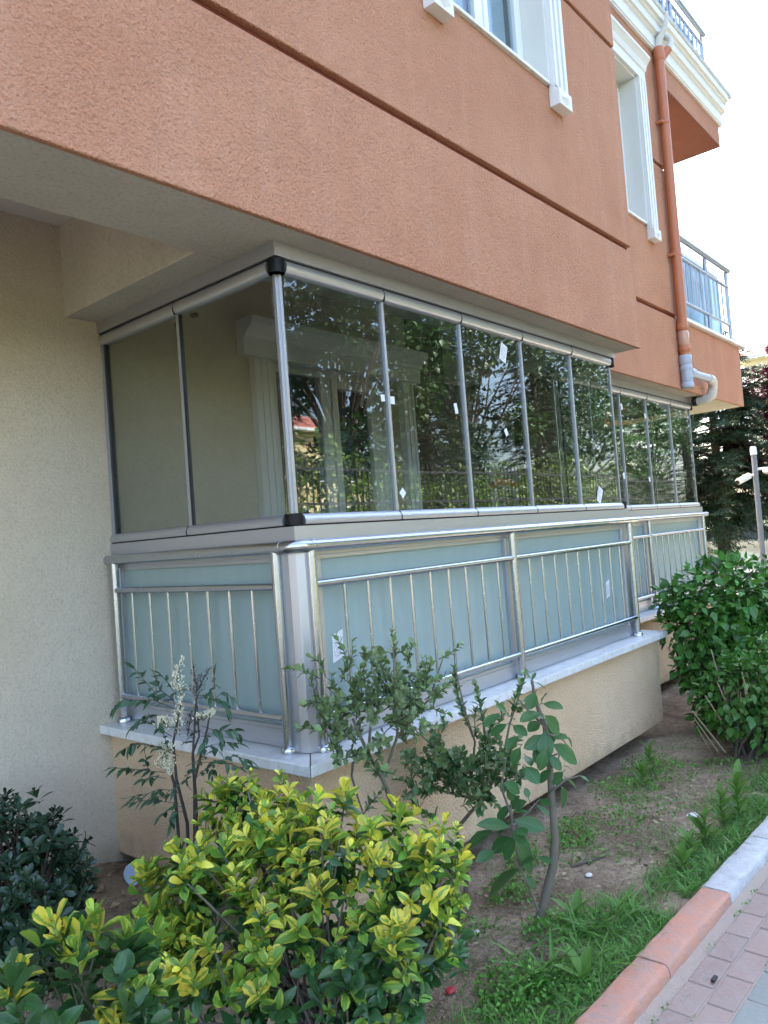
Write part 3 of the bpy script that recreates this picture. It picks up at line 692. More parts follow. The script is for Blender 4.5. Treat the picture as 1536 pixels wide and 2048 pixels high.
tb('handrail', M['steel'], r2_, [(3.72, .45, ZT), (5, .45, ZT), (6.82, .45, ZT)], .027, 20); tb('end_cap', M['steel'], r2_, [(6.82, .45, ZT), (6.832, .45, ZT)], .0295, 20)
for x in (3.80, 5.11, 6.70): post(r2_, x, .45)
for z in (ZM, ZL):
    tb('mid_rail', M['steel'], r2_, [(3.815, .45, z), (5.095, .45, z)], .0165, 14); tb('mid_rail', M['steel'], r2_, [(5.125, .45, z), (6.685, .45, z)], .0165, 14)
bars(r2_, [(3.80+.164*k, .45) for k in range(1, 8)]); bars(r2_, [(5.11+.159*k, .45) for k in range(1, 10)])
tb('handrail', M['steel'], r2_, [(6.80, .47, ZT), (6.80, YB, ZT)], .025, 14)

# railings of the balconies higher up
def high_rail(label, x0, x1, y, z0, ztop, zmid, zlow, posts, nb, loc):
    rl = railing('balcony_railing', label, loc)
    tb('handrail', M['steel_dull'], rl, [(x0, y-.02, ztop), (x1+.03, y-.02, ztop)], .032, 16)
    for z in (zmid, zlow): tb('mid_rail', M['steel_dull'], rl, [(x0, y, z), (x1, y, z)], .019, 12)
    for px in posts: tb('post', M['steel_dull'], rl, [(px, y, z0), (px, y, ztop-.02)], .022, 14)
    for k in range(nb):
        bxp = x0+(x1-x0)*(k+.5)/nb; tb('baluster', M['steel_dull'], rl, [(bxp, y-.0, zlow), (bxp, y, zmid)], .0115, 8)
    bx('frame', M['alu'], rl, x0, x1-.02, y+.09, y+.13, z0, z0+.07, .004); bx('frame', M['alu'], rl, x0, x1-.02, y+.09, y+.13, ztop-.08, ztop-.01, .004)
    n = max(2, len(posts))
    for k in range(n):
        a = x0+(x1-.02-x0)*k/n; b = x0+(x1-.02-x0)*(k+1)/n
        bx('frosted_pane', M['frosted_lit'], rl, a+.03, b-.03, y+.105, y+.112, z0+.071, ztop-.081, 0)
        bx('mullion', M['alu'], rl, b-.029, b+.0, y+.09, y+.13, z0+.0705, ztop-.0805, .003)
    return rl
M['steel_dull'] = plain('brushed_rail_steel', (.36, .39, .44), .35, .6, .1, 12)
def frl():
    m, t, o = newmat('blue_frosted_glass')
    p = pbr(t, None, (.30, .46, .58), .25); tl = N(t, 'ShaderNodeBsdfTranslucent'); tl.inputs[0].default_value = (.36, .56, .72, 1)
    mx = N(t, 'ShaderNodeMixShader'); mx.inputs[0].default_value = .35; t.links.new(p, mx.inputs[1]); t.links.new(tl.outputs[0], mx.inputs[2]); t.links.new(mx.outputs[0], o.inputs[0]); return m
M['frosted_lit'] = frl()
high_rail('steel railing with blue frosted glass on the first-floor balcony by the downpipe', 6.13, 8.02, .33, 2.052, 2.97, 2.76, 2.26, (6.35, 7.2, 8.0), 12, (7.1, .33, 2.05))
high_rail('steel railing with blue glass above the white cornice at the top right', 3.9, 8.0, .36, 5.367, 6.06, 5.92, 5.44, (4.6, 5.7, 6.85, 7.98), 28, (6, .36, 5.37))

# ================================================================== DOWNPIPE
dp = thing('drain_pipe', 'terracotta painted drain pipe with grey plastic tee and elbow at its foot', 'drain pipe', (6.0, .25, 1.3))
PX, PY = 6.0, .255
tb('pipe', M['pipe'], dp, [(PX, PY, 1.58), (PX+.01, PY, 3.2), (PX+.02, PY, 4.80)], .052, 20)
def ring(nm, mat, z0, z1, r, x=PX): return build(MB().tube([(x, PY, z0), (x, PY, z0+.012), (x, PY, z1-.012), (x, PY, z1)], [r-.006, r, r, r-.006], 20), nm, mat, dp, smooth=True)
ring('coupling', M['pipe'], 4.80, 4.95, .060, PX+.02)
build(MB().tube([(PX+.05, PY-.01, 4.84), (PX+.10, PY-.05, 4.92), (PX+.12, PY-.07, 4.95)], .045, 16), 'branch', M['pipe'], dp, smooth=True)
build(MB().tube([(PX+.12, PY-.07, 4.95), (PX+.16, PY-.09, 5.02), (PX+.17, PY-.08, 5.08), (PX+.14, PY-.03, 5.13)], .034, 14), 'elbow', M['plastic_dirty'], dp, smooth=True)
build(MB().tube([(PX+.02, PY, 4.95), (PX+.02, PY-.02, 5.05), (PX+.02, PY-.08, 5.12), (PX+.02, PY-.11, 5.2), (PX+.02, PY-.12, 5.29)], [.045, .04, .028, .022, .02], 14), 'inlet', M['plastic_dirty'], dp, smooth=True)
for z in (2.66, 4.10):
    ring('bracket', M['pipe'], z, z+.035, .058, PX+.01)
    bx('bracket', M['pipe'], dp, PX-.085, PX-.045, PY-.01, Y2-.007, z+.002, z+.032, .002)
ring('coupling', M['pipe'], 1.865, 1.94, .061); ring('tape_wrap', M['tape'], 1.70, 1.86, .0555); ring('coupling', M['pipe'], 1.63, 1.695, .060)
ring('tee', M['plastic_grey'], 1.27, 1.58, .058); ring('tee_collar', M['plastic_grey'], 1.50, 1.60, .066); ring('tee_collar', M['plastic_grey'], 1.43, 1.49, .064); ring('tee_collar', M['plastic_grey'], 1.25, 1.31, .065)
build(MB().tube([(PX+.04, PY-.01, 1.42), (PX+.12, PY-.025, 1.415)], .056, 16), 'tee_collar', M['plastic_grey'], dp, smooth=True)
build(MB().tube([(PX+.11, PY-.02, 1.415), (PX+.52, PY-.06, 1.40)], .043, 16), 'pipe', M['plastic_grey'], dp, smooth=True)
build(MB().tube([(PX+.51, PY-.06, 1.40), (PX+.60, PY-.066, 1.392), (PX+.66, PY-.06, 1.365), (PX+.69, PY-.045, 1.32), (PX+.70, PY-.03, 1.27)], .050, 16), 'elbow', M['plastic_dirty'], dp, smooth=True)
build(MB().tube([(PX+.70, PY-.03, 1.28), (PX+.70, PY-.02, 1.235), (PX+.70, PY+.03, 1.205), (PX+.70, PY+.09, 1.197), (PX+.70, PY+.2, 1.195)], [.056, .056, .054, .046, .044], 16), 'elbow', M['plastic_dirty'], dp, smooth=True)
build(MB().tube([(PX+.70, PY+.14, 1.196), (PX+.70, PY+.19, 1.196)], .052, 16), 'clamp', M['rubber'], dp, smooth=True)

# things inside the near balcony
ch = thing('folding_chair', 'folded chair with red top bar and grey tube frame behind the glazing', 'chair', (3.7, 1.2, -1.03))
build(MB().tube([(3.52, 1.2, .30), (3.6, 1.19, .335), (3.82, 1.19, .335), (3.9, 1.2, .30)], .03, 12), 'backrest', M['red'], ch, smooth=True)
for a in (3.56, 3.86):
    tb('leg', M['pole'], ch, [(a, 1.2, .32), (a-.02, 1.1, -.3), (a-.04, .95, -1.03)], .012, 8); tb('leg', M['pole'], ch, [(a, 1.2, .10), (a, 1.28, -.5), (a, 1.36, -1.03)], .012, 8)
bx('seat', M['red'], ch, 3.55, 3.87, 1.02, 1.1, -.62, -.28, .01)

# ================================================================== PLANTS
TT = [0, .2, .45, .7, .9, 1]
def leaf_t(shape, ratio, fold=.18, curl=.18, twist=0):
    """blade: six rows of three points, rounded or pointed by shape"""
    vs, fs, uv = [], [], []
    W = {'obovate': [.10, .38, .78, 1.0, .74], 'ovate': [.14, .85, .98, .60, .22], 'elliptic': [.08, .62, 1.0, .86, .42], 'lance': [.15, .85, .95, .6, .22], 'round': [.2, .8, 1.0, .95, .6], 'blade': [.8, 1.0, .9, .65, .3]}[shape]
    for i, t in enumerate(TT):
        z = -curl*t*t
        if i < 5:
            wd = W[i]*ratio/2; tw = twist*t; vs += [(-wd, t, z+fold*wd*2-tw*wd), (twist*.06*t*t, t, z), (wd, t, z+fold*wd*2+tw*wd)]; uv += [(.5-W[i]/2, t), (.5, t), (.5+W[i]/2, t)]
        else: vs.append((0, t, z)); uv.append((.5, 1))
    for i in range(4):
        a = i*3; fs += [(a, a+1, a+4, a+3), (a+1, a+2, a+5, a+4)]
    fs += [(12, 13, 15), (13, 14, 15)]
    return np.array(vs), fs, uv
def feather_t(n=7, wid=.5):
    vs, fs, uv = [], [], []
    for i in range(n):
        t = i/n; wd = wid/2*(1-.75*t)*(1 if i else .7)
        for s in (-1, 1):
            b = len(vs); vs += [(0, t, 0), (0, t+.11, .012), (s*wd, t+.16+.03*(i % 2), -.05+.06*((i*7) % 3))]; uv += [(.5, t), (.5, t), (0, t)]
            fs.append((b, b+1, b+2))
    return np.array(vs), fs, uv
T = {'obovate': leaf_t('obovate', .54, .2, .12), 'obovate2': leaf_t('obovate', .46, .34, .36), 'obovate3': leaf_t('obovate', .5, .28, -.1, .9), 'obovate4': leaf_t('elliptic', .5, .22, .5, -.8), 'narrow': leaf_t('obovate', .36, .2, .2), 'ovate': leaf_t('ovate', .62, .14, .22),
     'elliptic': leaf_t('elliptic', .6, .16, .2), 'big': leaf_t('elliptic', .56, .12, .14), 'lance': leaf_t('lance', .30, .12, .22), 'round': leaf_t('round', .72, .15, .1),
     'hedge': leaf_t('ovate', .78, .1, .25), 'blade': leaf_t('blade', .06, .3, .55), 'blade2': leaf_t('blade', .09, .3, .95), 'dock': leaf_t('elliptic', .34, .14, .3), 'feather': feather_t(), 'tree': (np.array([(0, 0, 0), (.36, .4, .08), (0, 1, -.1), (-.36, .4, .08)]), [(0, 1, 2), (0, 2, 3)], [(.5, 0), (1, .4), (.5, 1), (0, .4)])}
TM = {}
def tmesh(tk, mk):
    if (tk, mk) not in TM:
        v, f, uv = T[tk]; me = bpy.data.meshes.new('leaf'); me.from_pydata([tuple(p) for p in v], [], f)
        l = me.uv_layers.new(name='UVMap')
        for p in me.polygons:
            for li in p.loop_indices: l.data[li].uv = uv[me.loops[li].vertex_index]
        me.polygons.foreach_set('use_smooth', [True]*len(me.polygons)); me.materials.append(M[mk]); TM[(tk, mk)] = me
    return TM[(tk, mk)]
def frame(p, d, n, L, wmul=1.0):
    d = Vector(d).normalized(); n = Vector(n); n = n-d*n.dot(d)
    n = n.normalized() if n.length > 1e-5 else d.orthogonal().normalized()
    x = d.cross(n)
    return Matrix(((x.x*L*wmul, d.x*L, n.x*L, p[0]), (x.y*L*wmul, d.y*L, n.y*L, p[1]), (x.z*L*wmul, d.z*L, n.z*L, p[2]), (0, 0, 0, 1)))
def merged(name, items, parent, kind='stuff'):
    V, F, U, MI, mats, off = [], [], [], [], [], 0
    for tk, mk, mt in items:
        v, f, uv = T[tk]; a = np.array(mt)
        V.append(v @ a[:3, :3].T+a[:3, 3]); F += [tuple(i+off for i in q) for q in f]
        if mk not in mats: mats.append(mk)
        MI += [mats.index(mk)]*len(f); U.append(uv); off += len(v)
    me = bpy.data.meshes.new(name); me.from_pydata(np.concatenate(V).tolist(), [], F)
    l = me.uv_layers.new(name='UVMap'); uva = np.array([q for u in U for q in u])
    vi = np.empty(len(me.loops), dtype=np.int32); me.loops.foreach_get('vertex_index', vi)
    l.data.foreach_set('uv', uva[vi].ravel().astype(np.float32))
    for k in mats: me.materials.append(M[k])
    me.polygons.foreach_set('material_index', MI); me.polygons.foreach_set('use_smooth', [True]*len(F))
    o = link(name, me, parent)
    if kind: o['kind'] = kind
    return o
def emit(parent, items, limit=300):
    """the leaves that show largest become parts of their own, the rest one mass"""
    q = sorted(items, key=lambda it: (it[2].translation-CAM).length-it[2].col[1].length*2)
    for tk, mk, mt in q[:limit]:
        o = bpy.data.objects.new('leaf', tmesh(tk, mk)); COL.objects.link(o); o.parent = parent
        o.matrix_parent_inverse = Matrix.Translation(-parent.location); o.matrix_basis = mt
    if len(q) > limit: merged('foliage', q[limit:], parent)
def rv(s=1.0): return Vector((rnd.gauss(0, s), rnd.gauss(0, s), rnd.gauss(0, s)))
UP = Vector((0, 0, 1))
def shoot(items, p, a, L, nodes, pick, step=.02, open0=.5, open1=1.25, tk=('obovate', 'obovate2', 'obovate3', 'obovate4')):
    a = a.normalized(); b = a.orthogonal().normalized(); c = a.cross(b); ph = rnd.uniform(0, 6.28)
    for k in range(nodes):
        q = p-a*step*k; th = open0+(open1-open0)*min(1, k/max(1, nodes-1))+rnd.uniform(-.15, .15)
        sz = L*(.62 if k == 0 else .9 if k == 1 else 1.0)*rnd.uniform(.8, 1.15)
        for s in (0, 1):
            g = ph+k*1.57+s*3.14+rnd.uniform(-.25, .25); rad = b*math.cos(g)+c*math.sin(g)
            d = a*math.cos(th)+rad*math.sin(th); n = a*math.sin(th)-rad*math.cos(th)
            items.append((rnd.choice(tk), pick(k), frame(q, d, n+rv(.12), sz, rnd.uniform(.85, 1.2))))
def shell(els, n, inner=.72, squash=1.0, ok=None, bias=.35):
    """points near the surface of a union of balls, with the outward direction"""
    out = []; ws = [r*r for _, r in els]; tries = 0
    while len(out) < n and tries < n*40:
        tries += 1; c, r = rnd.choices(els, ws)[0]; c = Vector(c); d = rv().normalized()
        p = c+Vector((d.x, d.y, d.z*squash))*r*(rnd.random()**bias)
        if any((p-Vector(c2)).length < r2*inner for c2, r2 in els if c2 != list(c) and (Vector(c2)-c).length > .001): continue
        if ok and not ok(p): continue
        out.append((p, d))
    return out
def gz(x, y): return height(x, y)
def stemtube(mb, a, b, r0, r1, bend=.03, n=5):
    a, b = Vector(a), Vector(b); m = rv(bend)
    pts = [a.lerp(b, t)+m*math.sin(math.pi*t) for t in (0, .25, .5, .75, 1)]
    mb.tube(pts, [r0+(r1-r0)*t for t in (0, .25, .5, .75, 1)], n)
clear = lambda p: not (p.x > -.19 and p.y > -.21 and p.z > -1.72) and p.z > gz(p.x, p.y)+.03
E_BR= [[[0.083, -0.386, -1.378], [0.068, -0.402, -1.234], [0.044, -0.404, -1.142], [0.013, -0.398, -1.051], [-0.034, -0.374, -0.943], [-0.065, -0.367, -0.869], [-0.096, -0.361, -0.79]], [[-0.022, -0.363, -0.947], [-0.029, -0.384, -0.865], [-0.037, -0.404, -0.799], [-0.05, -0.418, -0.713]], [[-0.022, -0.363, -0.947], [-0.046, -0.295, -0.986], [-0.032, -0.269, -1.046], [0.001, -0.264, -1.147], [0.045, -0.269, -1.282]], [[0.028, -0.385, -1.057], [0.051, -0.458, -0.887], [0.037, -0.486, -0.788], [0.011, -0.5, -0.668], [-0.008, -0.524, -0.511]], [[0.07, -0.442, -0.893], [0.106, -0.487, -0.834], [0.159, -0.554, -0.746], [0.197, -0.606, -0.592]]]
E_TW= [[[-0.148, -0.262, -0.633], [-0.245, -0.152, -0.575]], [[-0.141, -0.271, -0.623], [-0.186, -0.222, -0.535]], [[-0.133, -0.275, -0.718], [-0.208, -0.188, -0.719]], [[0.036, -0.48, -0.581], [0.033, -0.483, -0.446]], [[0.041, -0.487, -0.545], [0.068, -0.52, -0.523]], [[-0.015, -0.42, -0.591], [-0.016, -0.422, -0.513]], [[-0.042, -0.386, -0.614], [-0.04, -0.393, -0.531]], [[0.155, -0.618, -0.585], [0.21, -0.686, -0.534]], [[0.073, -0.522, -0.596], [0.085, -0.539, -0.54]], [[-0.163, -0.234, -0.834], [-0.186, -0.209, -0.81]], [[-0.001, -0.437, -0.577], [0.023, -0.464, -0.59]], [[0.137, -0.587, -0.78], [0.177, -0.633, -0.805]], [[-0.053, -0.346, -1.174], [0.001, -0.413, -1.081]], [[-0.126, -0.286, -0.687], [-0.124, -0.292, -0.604]], [[-0.072, -0.348, -0.693], [-0.049, -0.379, -0.603]], [[0.095, -0.544, -0.671], [0.125, -0.583, -0.576]]]
E_EL= [([-0.071, -0.319, -0.696], 0.2), ([0.011, -0.476, -0.701], 0.19), ([0.121, -0.543, -0.676], 0.13), ([-0.107, -0.273, -0.775], 0.12), ([-0.128, -0.304, -0.876], 0.11), ([-0.05, -0.463, -0.75], 0.16), ([0.094, -0.57, -0.752], 0.11), ([-0.019, -0.425, -0.991], 0.06)]
F_BR= [[[0.66, -0.285, -1.797], [0.642, -0.315, -1.676], [0.615, -0.331, -1.58], [0.567, -0.327, -1.452], [0.591, -0.403, -1.365], [0.597, -0.456, -1.314], [0.595, -0.502, -1.221], [0.578, -0.533, -1.09]], [[0.599, -0.454, -1.315], [0.563, -0.435, -1.221], [0.569, -0.471, -1.034], [0.53, -0.454, -0.874], [0.498, -0.445, -0.691]], [[0.599, -0.454, -1.315], [0.663, -0.536, -1.174], [0.692, -0.58, -0.979], [0.724, -0.624, -0.846], [0.746, -0.654, -0.755]], [[0.624, -0.494, -1.107], [0.616, -0.492, -0.951], [0.6, -0.481, -0.788]], [[0.588, -0.411, -1.294], [0.491, -0.347, -1.091], [0.386, -0.27, -0.951]], [[0.588, -0.411, -1.3], [0.471, -0.316, -1.244], [0.37, -0.241, -1.133]]]
F_TW= [[[0.557, -0.467, -1.007], [0.515, -0.433, -0.695]], [[0.594, -0.512, -0.975], [0.571, -0.495, -0.775]], [[0.671, -0.604, -0.935], [0.72, -0.671, -0.743]], [[0.676, -0.612, -0.892], [0.713, -0.655, -0.878]], [[0.634, -0.559, -0.967], [0.637, -0.566, -0.875]], [[0.473, -0.367, -1.022], [0.411, -0.301, -0.917]], [[0.427, -0.301, -1.263], [0.366, -0.231, -1.262]], [[0.404, -0.271, -1.353], [0.359, -0.223, -1.243]], [[0.444, -0.317, -1.357], [0.386, -0.252, -1.295]]]
F_EL= [([0.51, -0.485, -1.078], 0.17), ([0.597, -0.552, -1.141], 0.15), ([0.425, -0.412, -1.155], 0.15), ([0.431, -0.363, -1.061], 0.14), ([0.37, -0.327, -0.977], 0.13), ([0.523, -0.464, -1.206], 0.14), ([0.656, -0.579, -1.068], 0.12), ([0.354, -0.298, -1.157], 0.12), ([0.733, -0.586, -1.186], 0.1)]
G_BR= [[[0.504, -0.75, -1.774], [0.522, -0.785, -1.666], [0.547, -0.832, -1.496], [0.55, -0.85, -1.381], [0.54, -0.855, -1.208], [0.533, -0.863, -1.064], [0.519, -0.863, -0.909], [0.5, -0.853, -0.85], [0.483, -0.845, -0.768], [0.474, -0.846, -0.716]], [[0.494, -0.774, -1.674], [0.46, -0.759, -1.564], [0.429, -0.746, -1.482], [0.404, -0.741, -1.346], [0.39, -0.75, -1.235], [0.379, -0.757, -1.197]], [[0.524, -0.873, -1.038], [0.55, -0.904, -1.024], [0.54, -0.889, -1.085]], [[0.523, -0.864, -1.179], [0.566, -0.917, -1.133], [0.607, -0.965, -1.124]], [[0.401, -0.747, -1.3], [0.46, -0.787, -1.256], [0.508, -0.815, -1.216]], [[0.516, -0.87, -0.919], [0.456, -0.805, -0.816], [0.442, -0.79, -0.786]], [[0.516, -0.868, -0.941], [0.556, -0.913, -0.963], [0.57, -0.928, -0.993]], [[0.407, -0.74, -1.27], [0.402, -0.701, -1.152], [0.441, -0.714, -1.042]]]
G_LV= [([0.456, -0.867, -0.761], [0.422, -0.85, -0.816], 0.8), ([0.464, -0.86, -0.719], [0.486, -0.902, -0.742], 0.6), ([0.508, -0.871, -0.816], [0.506, -0.953, -0.82], 0.6), ([0.461, -0.899, -0.853], [0.507, -0.939, -0.926], 0.75), ([0.467, -0.872, -0.843], [0.383, -0.838, -0.853], 0.6), ([0.526, -0.837, -0.897], [0.475, -0.81, -0.921], 0.8), ([0.51, -0.844, -0.819], [0.458, -0.818, -0.793], 0.8), ([0.51, -0.866, -0.929], [0.468, -0.886, -1.027], 0.6), ([0.505, -0.86, -0.951], [0.498, -0.834, -1.008], 0.8), ([0.521, -0.892, -0.985], [0.585, -0.964, -1.059], 0.6), ([0.393, -0.729, -0.843], [0.306, -0.71, -0.869], 0.55), ([0.417, -0.743, -0.892], [0.365, -0.7, -0.923], 0.6), ([0.4, -0.786, -0.889], [0.382, -0.852, -0.911], 0.6), ([0.572, -0.898, -1.11], [0.522, -0.872, -1.138], 0.7), ([0.555, -0.896, -1.161], [0.573, -0.896, -1.256], 0.6), ([0.57, -0.915, -1.135], [0.616, -0.945, -1.194], 0.4), ([0.581, -0.972, -1.118], [0.608, -0.997, -1.139], 0.5), ([0.518, -0.89, -1.162], [0.503, -0.849, -1.19], 0.6), ([0.508, -0.815, -1.216], [0.487, -0.871, -1.22], 0.5), ([0.441, -0.84, -1.213], [0.435, -0.897, -1.24], 0.4), ([0.436, -0.719, -1.232], [0.377, -0.685, -1.281], 0.7), ([0.413, -0.738, -1.25], [0.422, -0.805, -1.236], 0.4), ([0.41, -0.75, -1.28], [0.46, -0.852, -1.311], 0.5), ([0.383, -0.739, -1.301], [0.294, -0.657, -1.27], 0.45), ([0.353, -0.67, -1.321], [0.296, -0.582, -1.374], 0.5), ([0.415, -0.727, -1.359], [0.371, -0.651, -1.409], 0.6), ([0.428, -0.719, -1.359], [0.505, -0.77, -1.511], 0.62), ([0.365, -0.668, -1.409], [0.281, -0.642, -1.417], 0.5), ([0.444, -0.729, -1.497], [0.371, -0.613, -1.592], 0.5), ([0.465, -0.746, -1.535], [0.477, -0.78, -1.571], 0.8), ([0.489, -0.804, -1.447], [0.481, -0.862, -1.449], 0.6), ([0.429, -0.729, -1.245], [0.451, -0.778, -1.21], 0.7), ([0.4, -0.767, -1.307], [0.373, -0.82, -1.31], 0.8), ([0.381, -0.664, -1.337], [0.422, -0.682, -1.364], 0.6), ([0.353, -0.749, -1.113], [0.399, -0.794, -1.153], 0.75), ([0.437, -0.806, -1.063], [0.426, -0.864, -1.112], 0.8), ([0.375, -0.745, -1.148], [0.397, -0.766, -1.19], 0.8), ([0.475, -0.787, -1.031], [0.439, -0.831, -1.049], 0.7), ([0.48, -0.83, -1.021], [0.437, -0.865, -1.038], 0.6), ([0.53, -0.877, -0.955], [0.544, -0.945, -0.951], 0.5), ([0.588, -0.921, -0.964], [0.622, -0.93, -1.017], 0.4), ([0.47, -0.848, -0.715], [0.497, -0.851, -0.686], 0.4), ([0.454, -0.857, -0.711], [0.391, -0.869, -0.666], 0.4), ([0.502, -0.869, -0.804], [0.459, -0.909, -0.759], 0.3), ([0.375, -0.775, -0.829], [0.331, -0.767, -0.793], 0.6), ([0.425, -0.773, -0.868], [0.373, -0.788, -0.839], 0.7), ([0.413, -0.822, -1.18], [0.414, -0.811, -1.144], 0.7), ([0.539, -0.937, -1.073], [0.568, -0.945, -1.091], 0.5), ([0.537, -0.858, -0.993], [0.472, -0.827, -1.025], 0.6), ([0.504, -0.879, -1.027], [0.519, -0.922, -1.08], 0.6), ([0.517, -0.872, -0.953], [0.447, -0.807, -0.987], 0.55), ([0.514, -0.874, -1.086], [0.475, -0.842, -1.129], 0.6), ([0.537, -0.856, -0.908], [0.538, -0.884, -0.979], 0.6), ([0.491, -0.875, -0.873], [0.457, -0.84, -0.841], 0.6), ([0.491, -0.889, -1.133], [0.484, -0.938, -1.107], 0.6), ([0.439, -0.717, -1.301], [0.386, -0.681, -1.335], 0.55), ([0.405, -0.736, -1.326], [0.389, -0.806, -1.356], 0.6), ([0.402, -0.749, -1.35], [0.359, -0.716, -1.424], 0.6), ([0.462, -0.893, -0.986], [0.433, -0.871, -1.064], 0.55), ([0.43, -0.746, -1.472], [0.412, -0.812, -1.423], 0.6), ([0.41, -0.735, -1.233], [0.41, -0.772, -1.182], 0.6), ([0.439, -0.777, -0.944], [0.382, -0.757, -0.977], 0.6), ([0.448, -0.78, -0.991], [0.423, -0.75, -1.055], 0.6)]
D_ST= [[[-0.532, 0.147, -1.687], [-0.532, 0.124, -1.225], [-0.527, 0.107, -1.015], [-0.529, 0.104, -0.889], [-0.515, 0.076, -0.664], [-0.506, 0.064, -0.631]], [[-0.551, 0.17, -1.685], [-0.549, 0.139, -1.139], [-0.572, 0.158, -0.968], [-0.577, 0.156, -0.821], [-0.561, 0.132, -0.717], [-0.548, 0.112, -0.635]], [[-0.529, 0.144, -1.688], [-0.525, 0.107, -1.058], [-0.528, 0.102, -0.868], [-0.511, 0.078, -0.807], [-0.513, 0.074, -0.681]], [[-0.556, 0.176, -1.685], [-0.578, 0.166, -0.984], [-0.602, 0.186, -0.839], [-0.607, 0.191, -0.817]], [[-0.535, 0.14, -1.477], [-0.526, 0.104, -0.974], [-0.491, 0.054, -0.788], [-0.481, 0.04, -0.726]]]
D_LV= [[[-0.61, 0.011, -0.663], [-0.668, 0.076, -0.632], [-0.731, 0.143, -0.507]], [[-0.632, 0.05, -0.67], [-0.684, 0.109, -0.631], [-0.757, 0.195, -0.623], [-0.774, 0.215, -0.645]], [[-0.546, 0.177, -0.665], [-0.581, 0.216, -0.623], [-0.593, 0.228, -0.566]], [[-0.508, 0.238, -0.643], [-0.521, 0.252, -0.607], [-0.538, 0.269, -0.575]], [[-0.599, 0.092, -0.861], [-0.649, 0.149, -0.822], [-0.702, 0.21, -0.799], [-0.738, 0.252, -0.82]], [[-0.583, 0.153, -0.939], [-0.651, 0.232, -0.923], [-0.692, 0.278, -0.91], [-0.735, 0.329, -0.901]], [[-0.566, 0.187, -1.016], [-0.607, 0.235, -1.007], [-0.641, 0.275, -1.025], [-0.679, 0.321, -1.029]], [[-0.599, 0.127, -1.046], [-0.658, 0.195, -1.027], [-0.688, 0.23, -1.028], [-0.718, 0.265, -1.033]], [[-0.66, 0.209, -0.921], [-0.665, 0.212, -0.879], [-0.667, 0.213, -0.854]], [[-0.547, 0.043, -0.638], [-0.515, 0.005, -0.637], [-0.495, -0.02, -0.607], [-0.494, -0.023, -0.565]], [[-0.531, 0.046, -0.65], [-0.485, -0.008, -0.655], [-0.456, -0.041, -0.683], [-0.451, -0.044, -0.717]], [[-0.452, 0.038, -0.665], [-0.429, 0.01, -0.643], [-0.408, -0.014, -0.67]], [[-0.533, 0.027, -0.755], [-0.493, -0.018, -0.78], [-0.452, -0.065, -0.781], [-0.439, -0.079, -0.799]], [[-0.482, -0.002, -0.789], [-0.466, -0.018, -0.828], [-0.429, -0.062, -0.837]], [[-0.476, 0.142, -0.883], [-0.439, 0.098, -0.861], [-0.423, 0.08, -0.884]], [[-0.588, -0.002, -0.88], [-0.536, -0.064, -0.878], [-0.496, -0.111, -0.862], [-0.459, -0.153, -0.882]], [[-0.456, 0.045, -0.909], [-0.402, -0.017, -0.945], [-0.377, -0.046, -0.944]], [[-0.495, 0.156, -0.99], [-0.446, 0.096, -0.931], [-0.447, 0.099, -0.978]], [[-0.576, 0.089, -0.908], [-0.543, 0.049, -0.887], [-0.52, 0.022, -0.864]], [[-0.589, 0.074, -0.951], [-0.605, 0.095, -0.97], [-0.627, 0.121, -0.988]], [[-0.531, 0.226, -1.033], [-0.554, 0.253, -1.051], [-0.588, 0.293, -1.052]], [[-0.592, 0.089, -1.054], [-0.621, 0.123, -1.051], [-0.652, 0.16, -1.085]], [[-0.597, 0.077, -1.071], [-0.629, 0.114, -1.067], [-0.635, 0.124, -1.116]], [[-0.588, 0.144, -0.796], [-0.63, 0.191, -0.749], [-0.649, 0.212, -0.73]], [[-0.555, 0.199, -0.725], [-0.619, 0.273, -0.717], [-0.657, 0.319, -0.764]], [[-0.653, 0.104, -0.933], [-0.685, 0.14, -0.921], [-0.714, 0.176, -0.934]], [[-0.56, 0.08, -1.001], [-0.575, 0.096, -0.966], [-0.566, 0.084, -0.938]], [[-0.593, 0.115, -0.857], [-0.614, 0.138, -0.834], [-0.623, 0.147, -0.779]], [[-0.511, 0.205, -0.855], [-0.503, 0.194, -0.848], [-0.488, 0.176, -0.824]], [[-0.514, 0.059, -0.804], [-0.5, 0.043, -0.806], [-0.509, 0.056, -0.842]], [[-0.521, 0.216, -0.691], [-0.532, 0.226, -0.655], [-0.514, 0.205, -0.64]]]
D_FL= [[[-0.565, 0.102, -0.639], [-0.574, 0.109, -0.567], [-0.556, 0.084, -0.489]], [[-0.579, 0.127, -0.787], [-0.572, 0.114, -0.705], [-0.562, 0.098, -0.631]], [[-0.606, 0.156, -0.759], [-0.611, 0.16, -0.734], [-0.621, 0.172, -0.716]], [[-0.61, 0.169, -0.926], [-0.619, 0.177, -0.866], [-0.624, 0.179, -0.812]], [[-0.513, 0.047, -0.745], [-0.496, 0.026, -0.722], [-0.485, 0.012, -0.706]], [[-0.597, 0.149, -0.835], [-0.609, 0.166, -0.884], [-0.599, 0.158, -0.94]]]
D_DK= [[[-0.501, 0.09, -0.668], [-0.502, 0.088, -0.6], [-0.508, 0.091, -0.51]], [[-0.529, 0.13, -0.808], [-0.522, 0.12, -0.758], [-0.516, 0.109, -0.708]], [[-0.503, 0.091, -0.642], [-0.485, 0.068, -0.593], [-0.465, 0.042, -0.545]], [[-0.506, 0.101, -0.769], [-0.497, 0.09, -0.744], [-0.483, 0.072, -0.721]]]
